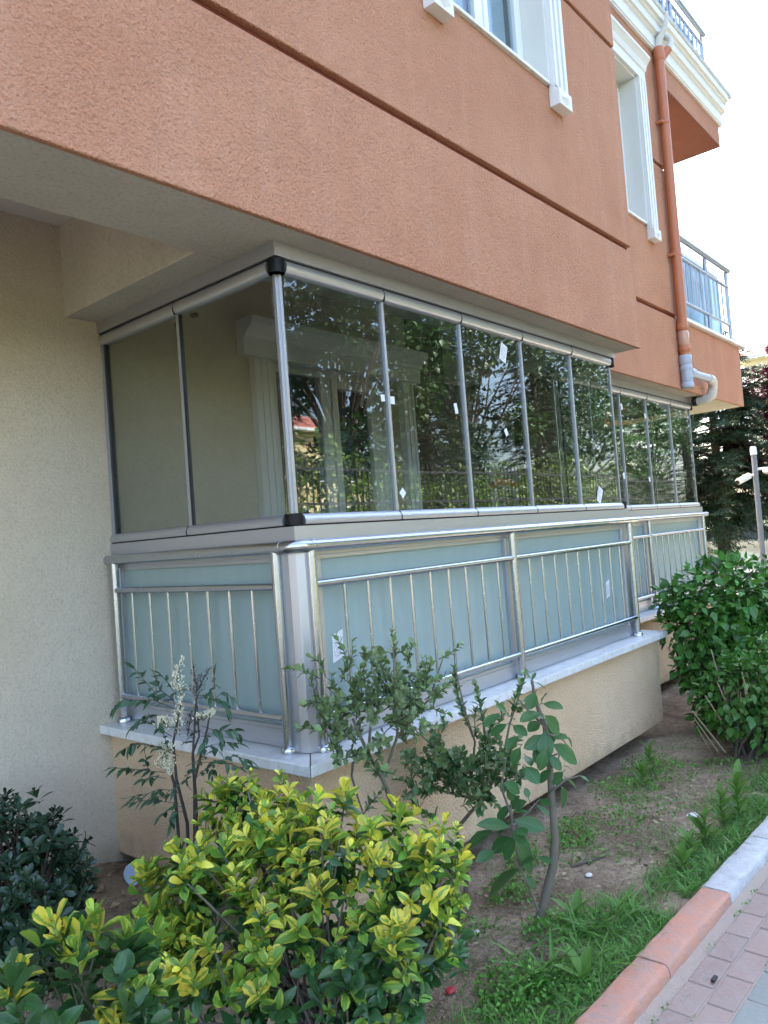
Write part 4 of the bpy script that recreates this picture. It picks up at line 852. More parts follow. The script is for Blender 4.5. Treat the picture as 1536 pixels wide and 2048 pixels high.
A_EL= [([-0.509, -0.141, -1.091], 0.18), ([-0.546, -0.405, -1.1], 0.2), ([-0.54, -0.641, -1.119], 0.22), ([-0.403, -0.801, -1.135], 0.2), ([-0.33, -0.882, -1.209], 0.15), ([-0.819, -0.312, -1.185], 0.2), ([-0.799, -0.484, -1.275], 0.2), ([-0.892, -0.229, -1.144], 0.1), ([-0.658, -0.645, -1.354], 0.26), ([-0.516, -0.811, -1.371], 0.24), ([-0.374, -0.899, -1.378], 0.14), ([-0.789, -0.641, -1.459], 0.22), ([-0.597, -0.784, -1.538], 0.22), ([-0.962, -0.444, -1.349], 0.16)]
A_TIP= [[-0.467, -0.66, -0.904], [-0.526, -0.511, -0.968], [-0.293, -0.934, -1.018], [-0.267, -0.963, -1.045], [-0.328, -0.96, -1.223], [-0.934, -0.181, -1.115], [-1.001, -0.325, -1.277], [-0.453, -0.748, -1.015], [-0.387, -0.899, -1.073], [-0.512, -0.222, -0.912], [-0.441, -0.305, -0.921], [-0.584, -0.137, -0.94], [-0.312, -0.969, -1.417], [-0.762, -0.386, -1.045]]
B_EL= [([-1.475, -0.707, -1.036], 0.16), ([-1.375, -0.746, -1.06], 0.14), ([-1.566, -0.752, -1.084], 0.16), ([-1.458, -0.798, -1.146], 0.2), ([-1.323, -0.804, -1.125], 0.1)]
B_TIP= [[-1.46, -0.654, -0.927], [-1.369, -0.681, -0.946], [-1.555, -0.694, -0.969], [-1.324, -0.732, -1.005], [-1.314, -0.816, -1.079], [-1.6, -0.717, -1.004], [-1.425, -0.839, -1.106], [-1.364, -0.834, -1.083], [-1.451, -0.738, -0.97]]
C_EL= [([-0.949, 0.772, -1.353], 0.3), ([-0.959, 0.636, -1.492], 0.26), ([-1.067, 0.907, -1.299], 0.3), ([-0.846, 0.728, -1.342], 0.16), ([-0.963, 0.855, -1.164], 0.12)]
C_TIP=[[-0.888, 0.683, -1.006], [-0.929, 0.733, -1.052], [-0.967, 0.776, -1.007], [-0.828, 0.625, -1.246], [-0.789, 0.581, -1.27]]
H_EL= [([4.187, -0.484, -0.836], 0.43), ([3.949, -0.354, -0.968], 0.33), ([4.531, -0.73, -0.897], 0.44), ([3.851, -0.376, -1.306], 0.22), ([3.858, -0.533, -1.414], 0.28), ([4.145, -0.722, -1.262], 0.45), ([4.025, -0.145, -0.777], 0.16), ([4.797, -1.036, -0.989], 0.5), ([3.828, -0.486, -1.641], 0.2), ([3.797, -0.603, -1.661], 0.22)]
H2_EL= [([3.321, -0.831, -1.358], 0.3), ([3.436, -0.972, -1.233], 0.3), ([3.362, -0.734, -1.198], 0.12), ([3.364, -1.026, -1.554], 0.22)]
# --- variegated bush
A = thing('variegated_bush', 'yellow and green variegated bush in the middle of the garden bed', 'bush', (-.55, -.62, -1.75))
it = []
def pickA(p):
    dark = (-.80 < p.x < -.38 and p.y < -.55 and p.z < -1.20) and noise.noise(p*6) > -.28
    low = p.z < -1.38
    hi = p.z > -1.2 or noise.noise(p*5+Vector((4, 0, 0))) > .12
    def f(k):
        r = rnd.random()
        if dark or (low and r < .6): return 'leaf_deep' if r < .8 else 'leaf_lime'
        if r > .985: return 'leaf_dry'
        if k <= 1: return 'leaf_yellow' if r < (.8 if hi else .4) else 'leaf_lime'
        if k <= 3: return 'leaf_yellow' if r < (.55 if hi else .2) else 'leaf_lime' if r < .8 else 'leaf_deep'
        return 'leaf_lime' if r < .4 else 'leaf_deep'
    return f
sm = MB()
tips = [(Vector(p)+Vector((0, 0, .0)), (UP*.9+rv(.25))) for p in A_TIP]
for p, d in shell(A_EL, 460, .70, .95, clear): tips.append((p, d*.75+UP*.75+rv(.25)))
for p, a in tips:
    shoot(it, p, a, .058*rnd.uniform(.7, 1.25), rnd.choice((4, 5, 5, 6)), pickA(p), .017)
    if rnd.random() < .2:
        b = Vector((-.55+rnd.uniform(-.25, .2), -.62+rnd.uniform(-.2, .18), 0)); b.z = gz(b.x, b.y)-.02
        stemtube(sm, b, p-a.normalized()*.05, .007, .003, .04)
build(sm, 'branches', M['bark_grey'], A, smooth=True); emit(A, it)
# --- greener bush at the lower left corner
B = thing('evergreen_bush', 'glossy deep green bush with yellow-edged tips at the lower left corner', 'bush', (-1.45, -.75, -1.75)); it = []; sm = MB()
tips = [(Vector(p), UP+rv(.2), True) for p in B_TIP]+[(p, d*.8+UP*.7+rv(.2), False) for p, d in shell(B_EL, 36, .65, 1, clear)]
for p, a, top in tips:
    e = rnd.random()
    shoot(it, p, a, .068*rnd.uniform(.85, 1.15), 5, (lambda k: ('leaf_lime' if e < .55 else 'leaf_yellow') if (top or e < .28) and k < (3 if top else 2) else ('leaf_yellow' if rnd.random() < .1 else 'leaf_deep')), .02)
    stemtube(sm, (-1.45+rnd.uniform(-.1, .1), -.75+rnd.uniform(-.1, .1), gz(-1.45, -.75)-.02), p-a.normalized()*.06, .006, .003, .05)
build(sm, 'branches', M['stem_green'], B, smooth=True); emit(B, it)
# --- dark rosette bush against the left wall
C = thing('dark_bush', 'dark green rosette-leaved bush against the cream wall at the left', 'bush', (-.95, .8, -1.72)); it = []; sm = MB()
okC = lambda p: p.z > gz(p.x, p.y)+.02 and p.y < YB-.06
tips = [(Vector(p), UP+rv(.3)) for p in C_TIP]+[(p, d*.8+UP*.5+rv(.2)) for p, d in shell(C_EL, 430, .7, 1, okC)]
for p, a in tips:
    shoot(it, p, a, .056*rnd.uniform(.85, 1.2), 5, lambda k: 'leaf_dark', .012, .6, 1.35, ('narrow',))
    if rnd.random() < .3: stemtube(sm, (-.95+rnd.uniform(-.1, .1), .85, -1.76), p-a.normalized()*.04, .008, .003, .04)
build(sm, 'branches', M['bark'], C, smooth=True); emit(C, it)
# --- small-leaved shrubs in front of the railing
def twig(items, mb, a, b, L, sp, mats, tk='elliptic', r=.0022, tipmat=None):
    a, b = Vector(a), Vector(b); ax = (b-a); ln = ax.length; ax.normalize(); m = rv(.012)
    P = lambda t: a.lerp(b, t)+m*math.sin(math.pi*t)
    mb.tube([P(0), P(.35), P(.7), P(1)], [r, r*.85, r*.7, r*.4], 5)
    k = 0; s = ln*.12; o = ax.orthogonal().normalized(); c = ax.cross(o)
    while s < ln+.001:
        t = s/ln
        for side in (0, 1):
            g = k*1.9+side*3.14+rnd.uniform(-.4, .4); rad = o*math.cos(g)+c*math.sin(g)
            th = rnd.uniform(.6, 1.15)*(1-.45*t); d = ax*math.cos(th)+rad*math.sin(th); n = ax*math.sin(th)-rad*math.cos(th)
            mk = tipmat if (tipmat and t > .8 and rnd.random() < .7) else rnd.choice(mats)
            items.append((tk, mk, frame(P(t), d, n+UP*.5+rv(.25), L*rnd.uniform(.7, 1.2)*(1-.35*t*t), rnd.uniform(.85, 1.15))))
        k += 1; s += sp*rnd.uniform(.8, 1.25)
def small_shrub(name, label, brs, tws, els, loc, nt, L, mats, ok):
    S = thing(name, label, 'shrub', loc); items = []; tm = MB(); bm = MB()
    for i, pth in enumerate(brs):
        n = len(pth); r0 = .013 if i == 0 else .007
        bm.tube([Vector(q) for q in pth], [r0*(1-.6*k/(n-1)) for k in range(n)], 8)
    for a, b in tws: twig(items, tm, a, b, L, .016, mats, tipmat='leaf_young')
    for p, d in shell(els, nt, .2, 1.0, ok, .55):
        ax = (d*.8+UP*.55+rv(.35)).normalized(); ln = rnd.uniform(.08, .15)
        if ok(p+ax*ln*.5): twig(items, tm, p-ax*ln*.5, p+ax*ln*.5, L, .017, mats, tipmat='leaf_young' if rnd.random() < .25 else None)
    build(bm, 'trunk', M['bark_grey'], S, smooth=True); build(tm, 'twigs', M['stem_dark'], S, smooth=True, kind='stuff'); emit(S, items)
outer = lambda p: not (p.x > -.12 and p.y > -.20 and p.z < -.9) and not (p.x > -.1 and p.y > -.10) and p.z > gz(p.x, p.y)+.05
small_shrub('small_leaved_shrub', 'small-leaved shrub with forked trunk in front of the corner of the railing', E_BR, E_TW, E_EL, (.18, -.32, -1.76), 105, .040, ['leaf_small'], outer)
small_shrub('small_leaved_shrub', 'small-leaved shrub with crooked trunk, to the right of the forked one', F_BR, F_TW, F_EL, (.66, -.28, -1.79), 88, .048, ['leaf_small', 'leaf_small', 'leaf_small', 'leaf_big'], outer)
# --- sapling with large drooping leaves
G = thing('sapling', 'young sapling with straight brown trunk and large drooping leaves', 'sapling', (.50, -.75, -1.77)); bm = MB(); it = []
for i, pth in enumerate(G_BR):
    n = len(pth); r0 = .021 if i == 0 else .0065
    tgt = [r0*(1-.75*(k/(n-1))**1.2) for k in range(n)]
    if i == 0: bm.tube([Vector(q) for q in pth], tgt, 12)
    else: bm.tube([Vector(q) for q in pth], tgt, 6)
for a, b, wr in G_LV:
    a, b = Vector(a), Vector(b); d = b-a; tocam = (CAM-a).normalized()
    n = (tocam*.55+UP*.7+rv(.28))
    bm.tube([a-d.normalized()*.015, a], .0018, 4)
    it.append(('big', 'leaf_young' if d.length < .035 else 'leaf_big', frame(a, d, n, d.length*1.08, wr/.56*1.0)))
build(bm, 'trunk', M['bark_grey'], G, smooth=True); emit(G, it)
# --- nandina with cream flower panicles
D = thing('flowering_nandina', 'thin-stemmed nandina with cream flower panicles by the low side wall', 'shrub', (-.5, .15, -1.75)); bm = MB(); it = []
for pth in D_ST:
    pts = [Vector(q) for q in pth]; pts[0].z = gz(pts[0].x, pts[0].y)-.02
    bm.tube(pts, [.008-.0055*k/(len(pts)-1) for k in range(len(pts))], 7)
for pth in D_LV:
    pts = [Vector(q) for q in pth]; bm.tube(pts, .0014, 4)
    acc = 0; tot = sum((pts[i+1]-pts[i]).length for i in range(len(pts)-1)); s = tot*.30
    def P(s):
        for i in range(len(pts)-1):
            l = (pts[i+1]-pts[i]).length
            if s <= l or i == len(pts)-2: return pts[i].lerp(pts[i+1], min(1, s/l)), (pts[i+1]-pts[i]).normalized()
            s -= l
    while s <= tot+.001:
        p, ax = P(s); o = ax.cross(UP); o = o.normalized() if o.length > .1 else ax.orthogonal().normalized()
        for sd in (-1, 1):
            d = ax*.6+o*sd*.9+rv(.25)-UP*.25
            it.append(('lance', 'leaf_bamboo', frame(p, d, UP+rv(.35), rnd.uniform(.04, .062), rnd.uniform(1.1, 1.5))))
        s += .026
    it.append(('lance', 'leaf_bamboo', frame(pts[-1], ax-UP*.2, UP+rv(.3), .05, 1.2)))
build(bm, 'stems', M['stem_dark'], D, smooth=True); emit(D, it)
def bud(mb, p, r):
    v = [(p.x+r, p.y, p.z), (p.x-r, p.y, p.z), (p.x, p.y+r, p.z), (p.x, p.y-r, p.z), (p.x, p.y, p.z+r*1.7), (p.x, p.y, p.z-r*1.7)]
    mb.add(v, [(0, 2, 4), (2, 1, 4), (1, 3, 4), (3, 0, 4), (2, 0, 5), (1, 2, 5), (3, 1, 5), (0, 3, 5)])
def panicle(pth, mat, name, nb, rad, br, tmat):
    mb = MB(); tw = MB(); pts = [Vector(q) for q in pth]; tw.tube(pts, .0016, 4)
    for k in range(nb):
        t = rnd.random(); i = 0 if t < .5 else 1; q = pts[i].lerp(pts[i+1], (t*2) % 1)
        d = rv().normalized(); e = q+Vector((d.x, d.y, abs(d.z)*.6+.2))*rad*(1.05-t)*rnd.uniform(.5, 1.1)
        tw.tube([q, e], .0007, 3, False)
        for _ in range(br): bud(mb, e+rv(.004), rnd.uniform(.0016, .0032))
    o = build(tw, name, tmat, D); build(mb, 'buds', mat, o, kind='stuff')
for pth in D_FL: panicle(pth, M['flower'], 'flower_panicle', 70, .042, 3, M['stem_green'])
for pth in D_DK: panicle(pth, M['stem_dark'], 'dry_panicle', 45, .05, 1, M['stem_dark'])
# --- broad leafy hedge bushes at the right
def leafy(name, label, els, n, loc, L, mat, ok=lambda p: p.z > gz(p.x, p.y)+.05, inner=.62, limit=300, cat='bush', tk=('hedge', 'ovate'), bias=.28):
    H = thing(name, label, cat, loc); items = []; bm = MB(); base = Vector(loc)
    for p, d in shell(els, n, inner, 1.0, ok, bias):
        ax = d*.8+rv(.45)-UP*.25; items.append((rnd.choice(tk), mat, frame(p, ax, d*.5+UP*.8+rv(.3), L*rnd.uniform(.6, 1.2), rnd.uniform(.85, 1.1))))
    for k in range(26):
        c, r = rnd.choice(els); e = Vector(c)+rv(r*.35); stemtube(bm, base+Vector((rnd.uniform(-.12, .12), rnd.uniform(-.12, .12), -.03)), e, .010, .003, .06)
    build(bm, 'branches', M['bark'], H, smooth=True); emit(H, items, limit)
    return H
leafy('green_bush', 'large leafy green bush beside the far balcony railing at the right', H_EL, 7000, (4.05, -.5, -1.76), .076, 'leaf_hedge', inner=.4, bias=.4)
H2 = leafy('green_bush', 'lower green bush with cut dry twigs at the right edge', H2_EL, 1500, (3.35, -.82, -1.76), .064, 'leaf_hedge', inner=.4, bias=.4)
for k in range(16):
    b = Vector((3.2+rnd.uniform(-.1, .3), -.75+rnd.uniform(-.25, .1), -1.35+rnd.uniform(-.2, .1))); tb('cut_twig', M['twig'], H2, [b, b+Vector((rnd.uniform(-.14, .06), rnd.uniform(-.06, .06), rnd.uniform(.12, .28)))], [.006, .004], 6)
for k in range(3):
    b = Vector((3.15, -.62-.05*k, -1.72)); tb('cut_twig', M['twig'], H2, [b, b+Vector((-.22, .06*k, .22+.05*k))], [.006, .003], 6)

# --- ground cover
gl = []
def blade(x, y, L, lean=.5, mk='grass'):
    z = gz(x, y)-.004; a = rnd.uniform(0, 6.28); d = Vector((math.cos(a)*lean, math.sin(a)*lean, 1)); gl.append((rnd.choice(('blade', 'blade', 'blade2')), mk, frame((x, y, z), d, Vector((-math.cos(a), -math.sin(a), .3)), L, rnd.uniform(.6, 1.2))))
for k in range(11000):
    x = rnd.uniform(-.9, 3.2); off = abs(rnd.gauss(0, .17)); y = KY(x)+.01+off
    if noise.noise(Vector((x*2.6, y*2.6, 0)))*.5+.5 < .28+off*.6 or y > -.3: continue
    blade(x, y, rnd.uniform(.03, .085), rnd.uniform(.2, 1.2))
for k in range(4200):
    x = rnd.uniform(.0, 3.6); y = rnd.uniform(-1.0, -.18)
    if noise.noise(Vector((x*1.9+5, y*1.9, 2)))<.02: continue
    blade(x, y, rnd.uniform(.02, .055), rnd.uniform(.4, 1.4))
for cx, cy, n, L in ((.16, -1.0, 40, .19), (.55, -.95, 60, .13), (.75, -1.02, 50, .12), (.3, -1.08, 40, .12), (1.0, -1.05, 40, .1), (1.25, -1.08, 30, .1)):
    for k in range(n): blade(cx+rnd.gauss(0, .05), cy+rnd.gauss(0, .04), L*rnd.uniform(.5, 1.2), rnd.uniform(.2, .9))
grass = merged('grass', gl, None); tag(grass, 'short green grass along the inner side of the kerb', 'grass')
cv = []
def clump(x, y, r, h, n, L=.016, mk='leaf_weed'):
    for k in range(n):
        a = rnd.uniform(0, 6.28); q = r*math.sqrt(rnd.random()); px, py = x+q*math.cos(a), y+q*math.sin(a)
        z = gz(px, py)+h*rnd.random()*(1-(q/r)**2*.7); d = rv()+UP*.3
        cv.append(('round', mk, frame((px, py, z), d, UP+rv(.4), L*rnd.uniform(.6, 1.3))))
for x, y, r, h, n in ((.49, -.83, .13, .09, 420), (.62, -.90, .11, .07, 260), (.06, -.90, .13, .13, 420), (-.04, -.98, .13, .12, 320), (.18, -1.05, .12, .08, 260), (1.45, -.43, .14, .12, 420), (1.1, -.35, .1, .08, 200), (2.3, -.35, .22, .10, 420), (2.65, -.45, .25, .12, 420), (2.9, -.3, .2, .08, 260), (.85, -.42, .12, .08, 240), (.72, -.5, .1, .07, 160), (1.75, -.5, .2, .06, 260), (2.05, -.62, .2, .05, 200), (3.0, -.75, .2, .06, 160), (1.3, -.55, .15, .05, 140), (.35, -.5, .14, .05, 160)):
    clump(x, y, r, h, n)
for k in range(3200):
    x, y = rnd.uniform(-.2, 3.4), rnd.uniform(-1.15, -.2)
    if noise.noise(Vector((x*2.4, y*2.4, 9))) > .05: cv.append(('round', 'leaf_weed', frame((x, y, gz(x, y)+.006), rv()+UP*.1, UP+rv(.4), rnd.uniform(.008, .02))))
gc = merged('ground_cover', cv, None); tag(gc, 'low leafy weeds spread over the bare soil of the bed', 'weeds')
dl = []
for k in range(170):
    x, y = rnd.uniform(-1.0, -.12), rnd.uniform(.1, 1.4); dl.append(('elliptic', 'leaf_dry', frame((x, y, gz(x, y)+.008), Vector((rnd.gauss(0, 1), rnd.gauss(0, 1), .1)), UP+rv(.3), rnd.uniform(.025, .055), 1)))
for k in range(750):
    x, y = rnd.uniform(-.3, 2.9), rnd.uniform(-1.15, -.25); dl.append((rnd.choice(('elliptic', 'lance')), 'leaf_dry', frame((x, y, gz(x, y)+.005), Vector((rnd.gauss(0, 1), rnd.gauss(0, 1), .1)), UP+rv(.3), rnd.uniform(.012, .032), 1)))
tag(merged('fallen_leaves', dl, None), 'dry brown leaves scattered over the dark soil', 'leaves')
pb = MB()
for k in range(5200):
    x, y = rnd.uniform(-1.1, 3.4), rnd.uniform(-1.17, 1.2)
    if x > -.1 and y > -.1: continue
    r = rnd.uniform(.0025, .008)*(1 if rnd.random() < .9 else 1.9); z = gz(x, y)+r*.3; c = Vector((x, y, z)); vv = []
    for d in ((1, 0, 0), (-1, 0, 0), (0, 1, 0), (0, -1, 0), (0, 0, .8), (0, 0, -.8)): vv.append(c+Vector(d)*r*rnd.uniform(.6, 1.3))
    pb.add(vv, [(0, 2, 4), (2, 1, 4), (1, 3, 4), (3, 0, 4), (2, 0, 5), (1, 2, 5), (3, 1, 5), (0, 3, 5)])
tl_ = MB()
for k in range(260):
    x, y = rnd.uniform(-.9, 3.0), rnd.uniform(-1.15, 1.2)
    if x > -.15 and y > -.2: continue
    a = rnd.uniform(0, 6.28); l = rnd.uniform(.012, .05); x1, y1 = x+math.cos(a)*l, y+math.sin(a)*l
    tl_.tube([(x, y, gz(x, y)+.004), (x1, y1, gz(x1, y1)+.006)], rnd.uniform(.0008, .002), 4)
tag(build(tl_, 'twig_litter', M['twig'], kind='stuff'), 'tiny dry twigs and straw strewn on the bed', 'twigs')
M['clod'] = plain('soil_clod', (.36, .27, .19), .95, 0, .4, 90)
tag(build(pb, 'soil_clods', M['clod'], kind='stuff'), 'crumbs of earth and gravel on the garden bed', 'gravel')
# upright weeds by the kerb and broad dock leaves
def weed(label, x, y, h, n, L, tk='dock', mk='leaf_weed', spread=.5, grp=None):
    W = thing('weed_plant', label, 'weed', (x, y, gz(x, y)), grp); it = []; bm = MB()
    for k in range(n):
        a = k*2.4+rnd.uniform(-.3, .3); t = k/max(1, n-1); b = Vector((x, y, gz(x, y)+h*t)); d = Vector((math.cos(a)*spread, math.sin(a)*spread, .55+.5*t))
        it.append((tk, mk, frame(b, d, UP+rv(.15)-d*.2, L*rnd.uniform(.7, 1.15), 1)))
    bm.tube([(x, y, gz(x, y)-.01), (x+rnd.uniform(-.01, .01), y, gz(x, y)+h*.55), (x, y, gz(x, y)+h)], [.004, .003, .002], 6); build(bm, 'stem', M['stem_green'], W, smooth=True); emit(W, it)
for x, y, h, n, L, lb in ((2.05, -1.12, .22, 22, .10, 'tallest upright weed beside the white kerb stone at the right edge'), (1.90, -1.08, .16, 18, .09, 'upright weed just left of the tallest one by the white kerb'), (1.66, -1.07, .12, 16, .10, 'leafy weed beside the middle of the white kerb stone'), (1.45, -1.07, .09, 14, .09, 'leafy weed near the joint of white and terracotta kerb'), (1.30, -1.08, .07, 10, .085, 'small low weed at the joint of white and terracotta kerb'),
                          (.64, -.86, .02, 3, .13, 'broad dock leaf in the grass right of the sapling'), (.70, -1.02, .03, 3, .11, 'broad pale dock leaf in the grass near the terracotta kerb'), (.22, -1.10, .03, 4, .13, 'upright dock leaves in the grass at the bottom edge'), (2.75, -.35, .16, 16, .09, 'weedy plant under the end of the near parapet'), (2.45, -.42, .12, 14, .09, 'weedy plant left of the parapet end, in the shade')):
    weed(lb, x, y, h, n, L)

# ================================================================== SMALL LITTER
def pebble(name, label, cat, x, y, r, mat, sq=.6, z=None):
    import bmesh
    bm = bmesh.new(); bmesh.ops.create_icosphere(bm, subdivisions=2, radius=r)
    for v in bm.verts: v.co = Vector((v.co.x*1.3, v.co.y, v.co.z*sq))*(1+.25*noise.noise(v.co*40+Vector((x*9, y*9, 0))))
    me = bpy.data.meshes.new(name); bm.to_mesh(me); bm.free(); me.materials.append(mat); o = link(name, me); o.location = (x, y, (gz(x, y) if z is None else z)+r*sq*.6); return tag(o, label, cat)
pebble('stone', 'white stone chip lying on the bare soil', 'stone', 1.086, -.707, .017, M['stone_white'], .45)
pebble('bottle_cap', 'small round white cap on the dark soil below the sapling', 'cap', .36, -.55, .013, M['stone_white'], .9)
pebble('stone', 'flat grey-white chip near the upright weeds', 'stone', 2.02, -.88, .03, M['stone_white'], .25)
pebble('wrapper', 'crumpled red wrapper on the soil below the bush', 'wrapper', -.06, -.72, .018, M['red'], .5)
sk = tag(build(MB().tube([(1.12, -.60, gz(1.12, -.6)+.012), (1.22, -.64, gz(1.22, -.64)+.014), (1.33, -.68, gz(1.33, -.68)+.01)], [.006, .008, .004], 7), 'stick', M['bark'], smooth=True), 'dark broken stick lying on the bare soil', 'stick')
lg = bx('lighter', M['rubber'], None, .495, .535, -1.474, -1.460, PAVE_Z+.004, PAVE_Z+.014, .003); tag(lg, 'small black scrap lying on the pink pavers', 'scrap')
pl = build(MB().tube([(-.20, 1.17, gz(-.2, 1.17)+.012), (-.20, 1.155, gz(-.2, 1.17)+.03), (-.2, 1.15, gz(-.2, 1.17)+.034)], [.035, .06, .062], 20), 'plate', M['plate'], smooth=True); tag(pl, 'pale blue plastic dish on the soil by the left wall', 'dish')

sg = MB()
for k in range(2600):
    x = rnd.uniform(-.5, 2.6); y = KY(x)-.128-abs(rnd.gauss(0, .05)); r = rnd.uniform(.0008, .003); c = Vector((x, y, PAVE_Z+r*.4))
    sg.add([c+Vector(d)*r*rnd.uniform(.6, 1.3) for d in ((1, 0, 0), (-.5, .87, 0), (-.5, -.87, 0), (0, 0, 1))], [(0, 1, 3), (1, 2, 3), (2, 0, 3)])
tag(build(sg, 'sand_grains', M['sand_loose'], kind='stuff'), 'loose sand washed along the foot of the kerb', 'sand')
jw = []
for k in range(420):
    x = rnd.uniform(-.2, 2.4); row = rnd.choice((0, 0, 0, 1, 2)); y = -1.368-.1*row-.026*x+rnd.gauss(0, .004)
    if noise.noise(Vector((x*3, row*5, 0))) < .05: continue
    jw.append(('round', 'leaf_weed', frame((x, y, PAVE_Z+.002), rv()+UP*.3, UP+rv(.4), rnd.uniform(.005, .012))))
tag(merged('joint_moss', jw, None), 'tiny weeds growing in the joints of the pavers', 'weeds')

# ================================================================== BACKGROUND
def conifer(label, x, y, zb, h, r, mk, base=.5, seed=1, dens=1.0, droop=.25, group=None):
    c = thing('conifer_tree', label, 'tree', (x, y, zb), group); rr = random.Random(seed); items = []; bm = MB()
    bm.tube([(x, y, zb-.1), (x+.03, y, zb+h*.5), (x, y, zb+h)], [.13*h/5, .08*h/5, .01], 10)
    nbr = int((h-base)*30*dens)
    for k in range(nbr):
        t = ((k+rr.random())/nbr)**1.15; z = base+(h-base)*t*.985; a = k*2.399+rr.uniform(-.5, .5)
        l = (r*(1-t)**.8+.14)*rr.uniform(.55, 1.12)*min(1, .5+t*4); d = Vector((math.cos(a), math.sin(a), 0)); o = Vector((-math.sin(a), math.cos(a), 0))
        el = rr.uniform(-.12, .38); dr = rr.uniform(.2, .62)*(1.2-t)
        P = lambda s: Vector((x, y, zb+z))+d*l*s+UP*(el*l*s-dr*l*s*s)
        bm.tube([P(0), P(.5), P(1)], [.018, .012, .004], 5)
        n = max(3, int(l/.115*dens))
        for q in range(1, n+1):
            s = .2+.8*q/n
            for sd in (-1, 1):
                dd = d*rr.uniform(.4, .9)+o*sd*rr.uniform(.35, 1.0)-UP*rr.uniform(-.15, .65)
                items.append(('feather', mk, frame(P(s), dd, UP*.7+Vector((rr.gauss(0, .6), rr.gauss(0, .6), rr.gauss(0, .3))), rr.uniform(.22, .42)*(1.1-.4*s), rr.uniform(.8, 1.2))))
        items.append(('feather', mk, frame(P(1), d-UP*.25, UP, .34, 1)))
    build(bm, 'trunk', M['bark'], c, smooth=True); merged('crown', items, c); return c
def broad(label, x, y, zb, h, r, mk, n=5000, trunk=1.6, seed=1, L=.11, clumps=26, name='broadleaf_tree', group=None, lean=0):
    c = thing(name, label, 'tree', (x, y, zb), group); rr = random.Random(seed); items = []; bm = MB()
    fork = Vector((x+lean, y, zb+trunk)); bm.tube([(x, y, zb-.1), (x+lean*.4, y, zb+trunk*.5), fork], [.16, .12, .10], 10)
    cc = Vector((x+lean, y, zb+trunk+(h-trunk)*.5)); hz = (h-trunk)*.56
    cl = []
    while len(cl) < clumps:
        d = Vector((rr.gauss(0, 1), rr.gauss(0, 1), rr.gauss(0, 1))).normalized()*rr.random()**.4
        cl.append((cc+Vector((d.x*r, d.y*r, d.z*hz)), rr.uniform(.28, .5)*r*.62))
    for p, q in cl:
        m = fork.lerp(p, .5)+Vector((rr.gauss(0, .15), rr.gauss(0, .15), .1)); bm.tube([fork-UP*.05, m, p], [.055, .035, .012], 6)
    for k in range(n):
        p, q = rr.choice(cl); d = Vector((rr.gauss(0, 1), rr.gauss(0, 1), rr.gauss(0, 1))).normalized(); v = p+d*q*rr.random()**.4
        items.append(('tree', mk, frame(v, d+Vector((rr.gauss(0, .5), rr.gauss(0, .5), -.3)), UP+Vector((rr.gauss(0, .5), rr.gauss(0, .5), 0)), L*rr.uniform(.6, 1.3))))
    build(bm, 'trunk', M['bark'], c, smooth=True); merged('crown', items, c); return c
conifer('dark conifer at the right, behind the far balcony railing', 12.3, 1.95, -1.95, 5.4, 1.7, 'needle', 1.7, 3, 1.9)
conifer('conifer seen through the far balcony glazing', 10.6, 3.6, -1.95, 5.4, 2.1, 'needle2', .4, 5, 1.7)
conifer('second conifer seen through the far glazing, left of the other', 13.7, 3.5, -1.95, 5.2, 1.6, 'needle', 1.9, 6, 1.7)
broad('purple-leaved plum tree at the right edge', 12.9, .75, -1.9, 4.8, 1.1, 'leaf_plum', 8000, 2.0, 4, .11, 26)
for i, (x, y, r, lb) in enumerate(((26.5, 4.4, 1.5, 'sunlit yellow-green shrub by the camera pole, behind the parked car'), (28.5, 6.6, 1.5, 'sunlit yellow-green shrub behind the dark conifer'))):
    leafy('light_shrub', lb, [((x, y, -1.2), r), ((x+.5*r, y-.6*r, -1.1), r*.8), ((x-.4*r, y+.6*r, -.9), r*.8)], 1300, (x, y, -1.95), .13, 'leaf_sun', lambda p: p.z > -1.9, .6, 40, 'shrub', ('ovate',))
# camera pole
cpole = thing('camera_pole', 'slim grey pole with two white security cameras near its top', 'camera pole', (9.54, .59, -1.9))
tb('pole', M['pole'], cpole, [(9.56, .6, -1.95), (9.53, .585, .70)], .037, 16); build(MB().tube([(9.53, .585, .70), (9.53, .585, .74), (9.53, .585, .80), (9.53, .585, .82)], [.043, .045, .041, .03], 16), 'cap', M['cam_white'], cpole, smooth=True)
def cctv(p, d):
    p, d = Vector(p), Vector(d).normalized()
    b = build(MB().tube([p-d*.13, p-d*.125, p+d*.10, p+d*.105], [.03, .045, .045, .04], 14), 'camera_body', M['cam_white'], cpole, smooth=True)
    build(MB().tube([p+d*.106, p+d*.112], .032, 14), 'lens', M['rubber'], b, smooth=True)
    build(MB().tube([Vector((9.53, .585, p.z+.05)), p+Vector((0, 0, .045)), p], .018, 8), 'bracket', M['cam_white'], b, smooth=True)
cctv((9.42, .73, .36), (-.8, .5, -.35)); cctv((9.56, .40, .44), (-.75, -.65, -.15))
